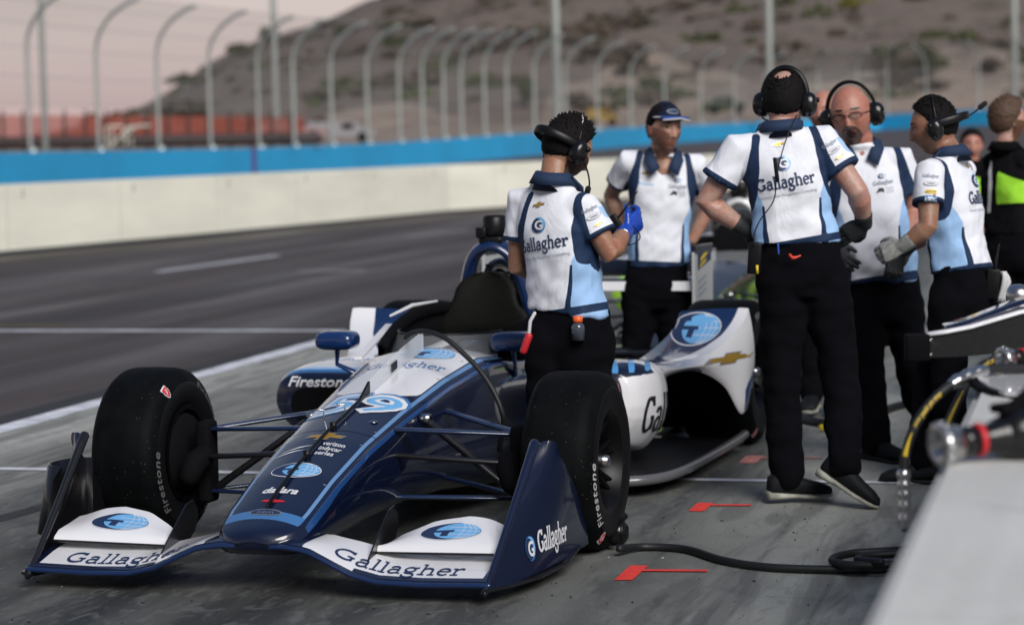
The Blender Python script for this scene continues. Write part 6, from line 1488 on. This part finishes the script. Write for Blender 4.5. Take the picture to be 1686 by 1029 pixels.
# ---- hoses
M['hose'] = mat('black rubber hose', (.008, .009, .010), .55, bump=.0006, bscale=90); M['hoseyellow'] = mat('yellow hose print', (.65, .45, .02), .5)
def hose(name, pts, rad, lab, cat='hose', sub=6, parent=None, m_=None):
    pp = smooth_path(pts, sub); base = Vector((pp[0].x, pp[0].y, 0)) if parent is None else Vector()
    g = G(); g.tube([p - base for p in pp], rad, 12); o = g.build(name, m_ or M['hose'], parent)
    if parent is None: o.location = base; tag(o, lab, cat)
    return o, pp
gz = lambda x, y, z=.016: atz(x, y, z)
hose('air_hose', [gz(1020, 903, .03), gz(1060, 900), gz(1130, 904), gz(1190, 922), gz(1260, 933), gz(1350, 937), gz(1440, 937), gz(1520, 930), gz(1600, 905, .014), gz(1560, 894, .016), gz(1480, 905, .04), gz(1400, 911, .04), gz(1370, 922, .04), gz(1400, 930, .042), gz(1470, 929, .045), gz(1540, 921, .05), gz(1520, 911, .055), gz(1440, 914, .05), gz(1412, 921, .05), gz(1450, 925, .06)], .0145, 'black air hose lying from the near front tyre to a coil by the pit wall')
hose('air_hose', [gz(1215, 668, .02), gz(1262, 681, .02), gz(1310, 688, .02), gz(1362, 697, .02), gz(1420, 690, .02), (gz(1480, 668, .02)), gz(1560, 655, .02)], .024, 'black hose on the floor behind the tall crewman\'s legs')
g = G(); p = gz(1362, 700, .03); g.box((0, 0, 0), (.07, .03, .03), 0, None, .006); o = g.build('hose_fitting', M['print_yellow']); o.location = p + Vector((0, -.05, -.005)); tag(o, 'small yellow fitting on the floor hose between the trouser legs', 'fitting')
# cable draped over the cockpit front
hose('cable', [at(668, 556, 9.42), at(680, 548, 9.38), at(702, 546, 9.3), at(733, 557, 9.24), at(762, 581, 9.20), at(790, 610, 9.16), at(812, 643, 9.13), at(826, 676, 9.12), at(829, 700, 9.14), at(822, 740, 9.2)], .0105, 'black cable arching over the front of the cockpit and down the side of the car', 'cable')

# ---- wheel gun
def wheel_gun(lab, loc, axis, k=1.0, ring=True, up=UP):
    """impact wrench: socket at the origin end, barrel, motor body, pistol grip"""
    root = empty('wheel_gun', loc); tag(root, lab, 'wheel gun'); a = Vector(axis).normalized(); u = (Vector(up) - a * Vector(up).dot(a)).normalized(); s_ = a.cross(u)
    Rm = Matrix((a, s_, u)).transposed()
    def put(g): g.v = [Rm @ v * k for v in g.v]; return g
    g = G(); g.lathe([(.045, .018), (.0, .026), (.0, .040), (.004, .044), (.022, .044), (.03, .038), (.05, .034), (.055, .026), (.058, .0)], 'x', (0, 0, 0), 28)
    for q in range(12):
        t = 2 * math.pi * q / 12; g.box((.012, .044 * math.cos(t), .044 * math.sin(t)), (.016, .006, .006))
    put(g).build('socket', M['steel'], root)
    g = G(); g.lathe([(.050, 0), (.050, .030), (.075, .031), (.08, .028), (.12, .030), (.14, .040), (.15, .042)], 'x', (0, 0, 0), 28); g.lathe([(.15, .042), (.17, .056), (.20, .060), (.27, .060), (.30, .052), (.315, .03), (.318, 0)], 'x', (0, 0, 0), 28); put(g).build('gun_body', M['gloss'], root)
    g = G(); g.lathe([(.088, .0305), (.090, .034), (.100, .034), (.102, .0305)], 'x', (0, 0, 0), 28); put(g).build('ring', M['print_red'] if ring else M['black'], root)
    g = G(); g.tube([Vector((.23, 0, .02)), Vector((.245, .07, -.0)), Vector((.26, .15, -.015))], [.034, .026, .024], 14); g.tube([Vector((.17, 0, .055)), Vector((.22, 0, .085)), Vector((.29, 0, .06))], [.012, .014, .010], 10); g.box((.205, -.01, .055), (.12, .06, .02), 0, None, .008); put(g).build('handle', M['flatblack'], root)
    g = G(); g.lathe([(.28, .06), (.283, .0625), (.292, .0615), (.295, .054)], 'x', (0, 0, 0), 28); put(g).build('end_band', M['print_red'] if ring else M['black'], root)
    return root
g1 = at(1543, 733, 4.72); wheel_gun('wheel gun with knurled steel socket lying on the near part of the pit wall', g1, vdir(1, .06, .35), 1.0)
gg_ = atz(1005, 888, .05); wheel_gun('wheel gun on the floor behind the near front tyre', gg_ + Vector((-.20, .14, 0)), Vector((1, .1, 0)), .75, False)
g2 = at(1662, 503, 7.6); wheel_gun('chrome nosed wheel gun on the far pit wall top at right edge', g2, vdir(1, -.25, -.1), 1.0)
g = G(); g.lathe([(-.02, .02), (-.01, .035), (.02, .038), (.05, .03), (.06, 0)], 'x', (0, 0, 0), 20); 
o = g.build('hose_coupler', M['steel']); o.location = at(1668, 487, 7.5); tag(o, 'chrome air coupler standing above the carbon wing panel at right edge', 'coupler')
g3 = at(1648, 592, 6.3); wheel_gun('black wheel gun tucked under the carbon wing panel', g3 + VU * -.0, vdir(1, .02, .5), .75)

# ---- hoses hanging over the wall with steel couplings and yellow print
def banded(pts, rad, lab, bands, cps):
    root = empty('pressure_hose', Vector((pts[0].x, pts[0].y, 0))); off = root.location.copy(); tag(root, lab, 'hose', 'pressure hoses hanging over the pit wall')
    pp = smooth_path(pts, 10); g = G(); g.tube([p - off for p in pp], rad, 14); g.build('rubber', M['hose'], root)
    n = len(pp)
    for a, b, nme in bands:
        seg = pp[int(a * n):int(b * n) + 1]; g = G(); V_ = []
        for i, p in enumerate(seg):
            t = (seg[min(i + 1, len(seg) - 1)] - seg[max(i - 1, 0)]).normalized(); tocam = (Vector((0, 0, CAMH)) - p).normalized(); nn = (tocam - t * tocam.dot(t)).normalized(); sd = t.cross(nn)
            w_ = .38 if nme == 'stripe' else .35
            if nme == 'stripe': w_ *= (1 - .8 * i / max(1, len(seg) - 1))
            for q in (-w_, 0, w_): g.v.append(p - off + (nn * math.cos(q * 1.2) + sd * math.sin(q * 1.2)) * (rad + .0012))
        if nme == 'stripe':
            for i in range(len(seg) - 1):
                for q in range(2): g.f.append((i * 3 + q, i * 3 + q + 1, i * 3 + q + 4, i * 3 + q + 3)); g.m.append(0)
            g.build('yellow_stripe', M['hoseyellow'], root)
        else:
            fl = Flat(); L_ = sum((seg[i + 1] - seg[i]).length for i in range(len(seg) - 1)); fl.text('>>> paoli pit stop', 0, 0, rad * .95, M['hoseyellow'], 0, bold=.02, width=L_, align='L', shear=.2)
            vs, fs, mi = fl.done(.01); out = []
            cum = [0]
            for i in range(len(seg) - 1): cum.append(cum[-1] + (seg[i + 1] - seg[i]).length)
            for v in vs:
                s_ = min(max(v.x, 0), L_ - 1e-4); i = max(j_ for j_ in range(len(cum)) if cum[j_] <= s_); i = min(i, len(seg) - 2); p = seg[i].lerp(seg[i + 1], (s_ - cum[i]) / max(cum[i + 1] - cum[i], 1e-6))
                t = (seg[i + 1] - seg[i]).normalized(); tocam = (Vector((0, 0, CAMH)) - p).normalized(); nn = (tocam - t * tocam.dot(t)).normalized(); sd = nn.cross(t); a = (v.y - rad * .45) / rad
                out.append(p - off + (nn * math.cos(a) + sd * math.sin(a)) * (rad + .001))
            mesh_raw('print', out, fs, fl.mats, root, mi)
    for a, b in cps:
        seg = pp[int(a * n):int(b * n) + 1]; g = G()
        m_ = len(seg); rs_ = [rad * (1.25 if (i // 2) % 2 == 0 else 1.5) for i in range(m_)]; g.tube([p - off for p in seg], rs_, 14); g.build('coupling', M['steel'], root)
    return root
banded([at(1489, 868, 6.1), at(1490, 820, 6.1), at(1488, 780, 6.1), at(1493, 738, 6.1), at(1510, 695, 6.1), at(1540, 655, 6.12), at(1572, 630, 6.15), at(1612, 612, 6.2), at(1660, 606, 6.25), at(1720, 610, 6.3)], .0125, 'black hose with yellow print and steel couplings, front one hanging over the wall', [(.30, .40, 'stripe'), (.42, .58, 'text')], [(.02, .22), (.655, .80)])
banded([at(1560, 800, 6.3), at(1552, 745, 6.35), at(1560, 700, 6.4), at(1580, 655, 6.45), at(1598, 622, 6.5), at(1625, 598, 6.5), at(1665, 585, 6.5), at(1720, 582, 6.5)], .0125, 'black hose behind the front one, its yellow stripe facing the wall edge', [(.24, .46, 'stripe'), (.62, .80, 'text')], [])

# ---- carbon wing panel resting on the wall
cp = empty('wing_panel', at(1600, 588, 6.9)); CO = cp.location.copy(); tag(cp, 'spare carbon fibre wing panel with white and navy upper skin lying across the pit wall', 'wing panel')
M['carbonw'] = mat('woven carbon', (.006, .007, .008), .5, 0, .08, spec=.2, bump=.0007, bscale=300, var=.45, vscale=140)
prof_t = [(1527, 553), (1560, 548), (1600, 540), (1640, 528), (1680, 516), (1740, 505)]; prof_b = [(1527, 589), (1560, 588), (1600, 586), (1640, 582), (1680, 577), (1740, 572)]
g = G(); rr = []
for (xt, yt), (xb, yb) in zip(prof_t, prof_b):
    a = at(xt, yt, 6.85) - CO; b = at(xb, yb, 6.85) - CO; rr.append([a, b, b + HF * .05, a + HF * .05])
g.loft(rr); g.build('side_face', M['carbonw'], cp, smooth=False)
g = G(); rr = []
for i, (xt, yt) in enumerate(prof_t):
    a = at(xt, yt - 3, 6.84) - CO; lift = [0, .002, .004, .007, .010, .014][i]; rr.append([a, a + UP * .004 + HF * .015, a + UP * .003 + HF * .035, a + HF * .035 - UP * .008, a - UP * .008])
g.loft(rr); g.build('upper_skin', [M['white']], cp)
g = G(); rr = []
for i, (xt, yt) in enumerate(prof_t[1:]):
    a = at(xt, yt - 4, 6.87) - CO; rr.append([a, a + UP * (.010 + .005 * i) + HF * .02, a + UP * (.012 + .006 * i) + HF * .09, a + HF * .09 - UP * .01])
g.loft(rr); g.build('navy_band', M['navy'], cp)
a = at(1510, 572, 6.83) - CO; g = G(); g.box(a, (.07, .05, .078), 0, Matrix.Rotation(math.atan2(HR.y, HR.x), 4, 'Z'), .006)
g.build('end_bracket', M['flatblack'], cp)
for q in (-15, 15): g = G(); g.lathe([(-.004, .005), (0, .005), (.001, 0)], 'y', at(1533, 571 + q * .8, 6.82) - CO, 10); g.build('rivet', M['steel'], cp)
# white panel on the wall
wp_ = empty('white_panel', atz(1650, 645, .86)); WO = wp_.location.copy(); tag(wp_, 'glossy white curved body panel lying flat on the pit wall beneath the hoses', 'body panel')
out = [(1604, 621), (1640, 620), (1740, 622), (1740, 652), (1690, 654), (1655, 651), (1628, 643), (1612, 632)]
g = G(); lo = [atz(x, y, .857) - WO for x, y in out]; hi = [p + UP * .012 for p in lo]; g.loft([lo, hi]); g.build('skin', M['white'], wp_, smooth=False)
g = G(); g.tube([atz(x, y, .853) - WO for x, y in ((1598, 618), (1603, 632), (1618, 642), (1640, 650))], .012, 8); g.build('black_edge', M['flatblack'], wp_)

# ---- things carried by the crew
rad_ = empty('handheld_radio', at(1013, 372, 9.33)); RO = rad_.location.copy(); tag(rad_, 'black handheld radio with thin aerial held in the blue glove', 'radio')
g = G(); rot = Matrix.Rotation(R(-28), 4, VF); g.box((0, 0, 0), (.05, .03, .09), 0, rot, .006); g.build('radio_body', M['black'], rad_)
g = G(); g.tube([at(1017, 360, 9.33) - RO, at(1034, 337, 9.33) - RO, at(1050, 315, 9.33) - RO], [.005, .003, .002], 8); g.build('aerial', M['black'], rad_)
g = G(); g.tube(smooth_path([at(1042, 373, 9.3) - RO, at(1052, 383, 9.28) - RO, at(1053, 394, 9.26) - RO, at(1040, 403, 9.26) - RO, at(1030, 402, 9.28) - RO], 4), .0022, 6); g.build('cord', M['black'], rad_)
g = G(); g.tube([at(1026, 392, 9.22) - RO, at(1033, 383, 9.20) - RO] , .003, 6) if 0 else g.lathe([(-.004, .030), (-.004, .034), (.004, .034), (.004, .030), (-.004, .030)], 'x', (0, 0, 0), 24)
wr = A['J']['r_wr']; ax = (A['J']['r_wr'] - A['J']['r_el']).normalized(); q_ = Vector((1, 0, 0)).rotation_difference(ax); g.v = [q_ @ v for v in g.v]; o = g.build('bracelet', M['steel']); o.location = wr - ax * .045; tag(o, 'thin silver bracelet on the wrist above the blue glove', 'bracelet')
bo = empty('drink_bottle', at(952, 560, 9.115)); tag(bo, 'small clear bottle with orange cap in the back pocket of the spiky haired crewman', 'bottle')
g = G(); g.lathe([(0, 0), (0, .026), (.05, .027), (.06, .024), (.068, .015), (.072, .014)], 'z', (0, 0, 0), 20); g.build('bottle_body', mat('clear plastic', (.06, .07, .09), .1, coat=.5), bo)
g = G(); g.lathe([(.070, .0), (.070, .0185), (.078, .019), (.092, .019), (.094, .015), (.094, 0)], 'z', (0, 0, 0), 20); g.build('bottle_cap', mat('orange cap', (.85, .13, .02), .4), bo)
kt = empty('tool_tag', at(865, 566, 9.2)); tag(kt, 'red cylindrical tool tag hanging at the left hip of the spiky haired crewman', 'tool')
g = G(); g.tube([Vector((.015, 0, .03)), Vector((-.008, 0, -.028))], .015, 12); g.build('red_sleeve', M['print_red'], kt); g = G(); g.tube([Vector((.015, 0, .035)), Vector((.022, 0, .09)), Vector((.04, 0, .12))], .007, 8); g.build('white_loop', M['print_white'], kt)
def belt_radio(px, py, dep, lab, aer, yel=True):
    r0 = empty('belt_radio', at(px, py, dep)); tag(r0, lab, 'radio'); g = G(); g.box((0, 0, 0), (.055, .04, .13), 0, Matrix.Rotation(R(4), 4, 'Y'), .008); g.build('radio_body', M['black'], r0)
    if aer: g = G(); g.tube([Vector((.01, 0, .06)), Vector((.03, 0, .17))], [.005, .003], 8); g.build('aerial', M['black'], r0)
    if yel: g = G(); g.box((.012, -.024, -.045), (.010, .006, .035)); g.build('label_strip', M['print_yellow'], r0)
belt_radio(1243, 425, 9.56, 'black radio on the left hip of the tall crewman seen from behind', False)
belt_radio(1634, 468, 10.02, 'black radio with aerial on the belt of the crewman in profile', True, False)
# small marks on the tall crewman's trousers
g = G(); g.tube(smooth_path([at(1300, 419, 9.50), at(1306, 425, 9.49), at(1318, 421, 9.49)], 3), [.004, .006, .007, .007, .006, .004, .003], 8); o = g.build('chilli_charm', mat('red charm', (.7, .05, .02), .4)); tag(o, 'small red chilli shaped charm on the waistband of the tall crewman', 'charm')
g = G(); g.tube([at(1281, 402, 9.5), at(1282, 418, 9.5)], .004, 8); o = g.build('pen', mat('blue pen', (.02, .08, .4), .4)); tag(o, 'blue pen clipped in the back pocket of the tall crewman', 'pen')
g = G(); p0 = smooth_path([at(1312, 190, 9.50), at(1300, 215, 9.45), at(1288, 250, 9.43), at(1279, 290, 9.44), at(1274, 330, 9.48), at(1252, 362, 9.50), at(1242, 385, 9.52), at(1242, 405, 9.52)], 5); base = Vector((p0[0].x, p0[0].y, 0)); g.tube([p - base for p in p0], .0026, 6); g.box(at(1278, 280, 9.425) - base, (.016, .016, .10), 0, Matrix.Rotation(R(-6), 4, 'Y'), .004)
o = g.build('headset_cable', M['black']); o.location = base; tag(o, 'thin black headset cable with inline switch down the back of the tall crewman', 'cable')
# white rag at the belt of the profile crewman
g = G(); rr = []
for i in range(7):
    z = .05 - i * .022; r_ = .009 + .005 * math.sin(i * .9) + .004 * i * .5; rr.append([Vector(((r_ + .006 * math.sin(3 * t + i)) * math.cos(t) + .01 * math.sin(i * .7), (r_ + .006 * math.cos(4 * t + i)) * .5 * math.sin(t), z)) for t in [2 * math.pi * k / 20 for k in range(20)]])
g.loft(rr); o = g.build('rag', mat('white rag', (.6, .6, .6), .9)); o.location = at(1652, 466, 10.0); tag(o, 'white rag tucked at the belt behind the radio of the profile crewman', 'rag')

# ---- second racing car in the next box
gn = mat('bright green paint', (.38, .72, .05), .35, 0, 1); gb = mat('black car paint', (.008, .008, .010), .3, 0, 1)
PAL2 = dict(pod=gn, body=gb, top=gn, s1=gn, s2=gb, hoop=M['white'], mirror=gn, arm=gb, seat=M['flatblack'], floor=M['carbon'])
ab = at(1228, 322, 17.3); car2 = empty('racing_car', (ab.x - .08, ab.y - 1.93, 0), R(-2.5)); tag(car2, 'black and bright green racing car parked in the next pit box, half hidden', 'racing car')
build_car(car2, PAL2, False)
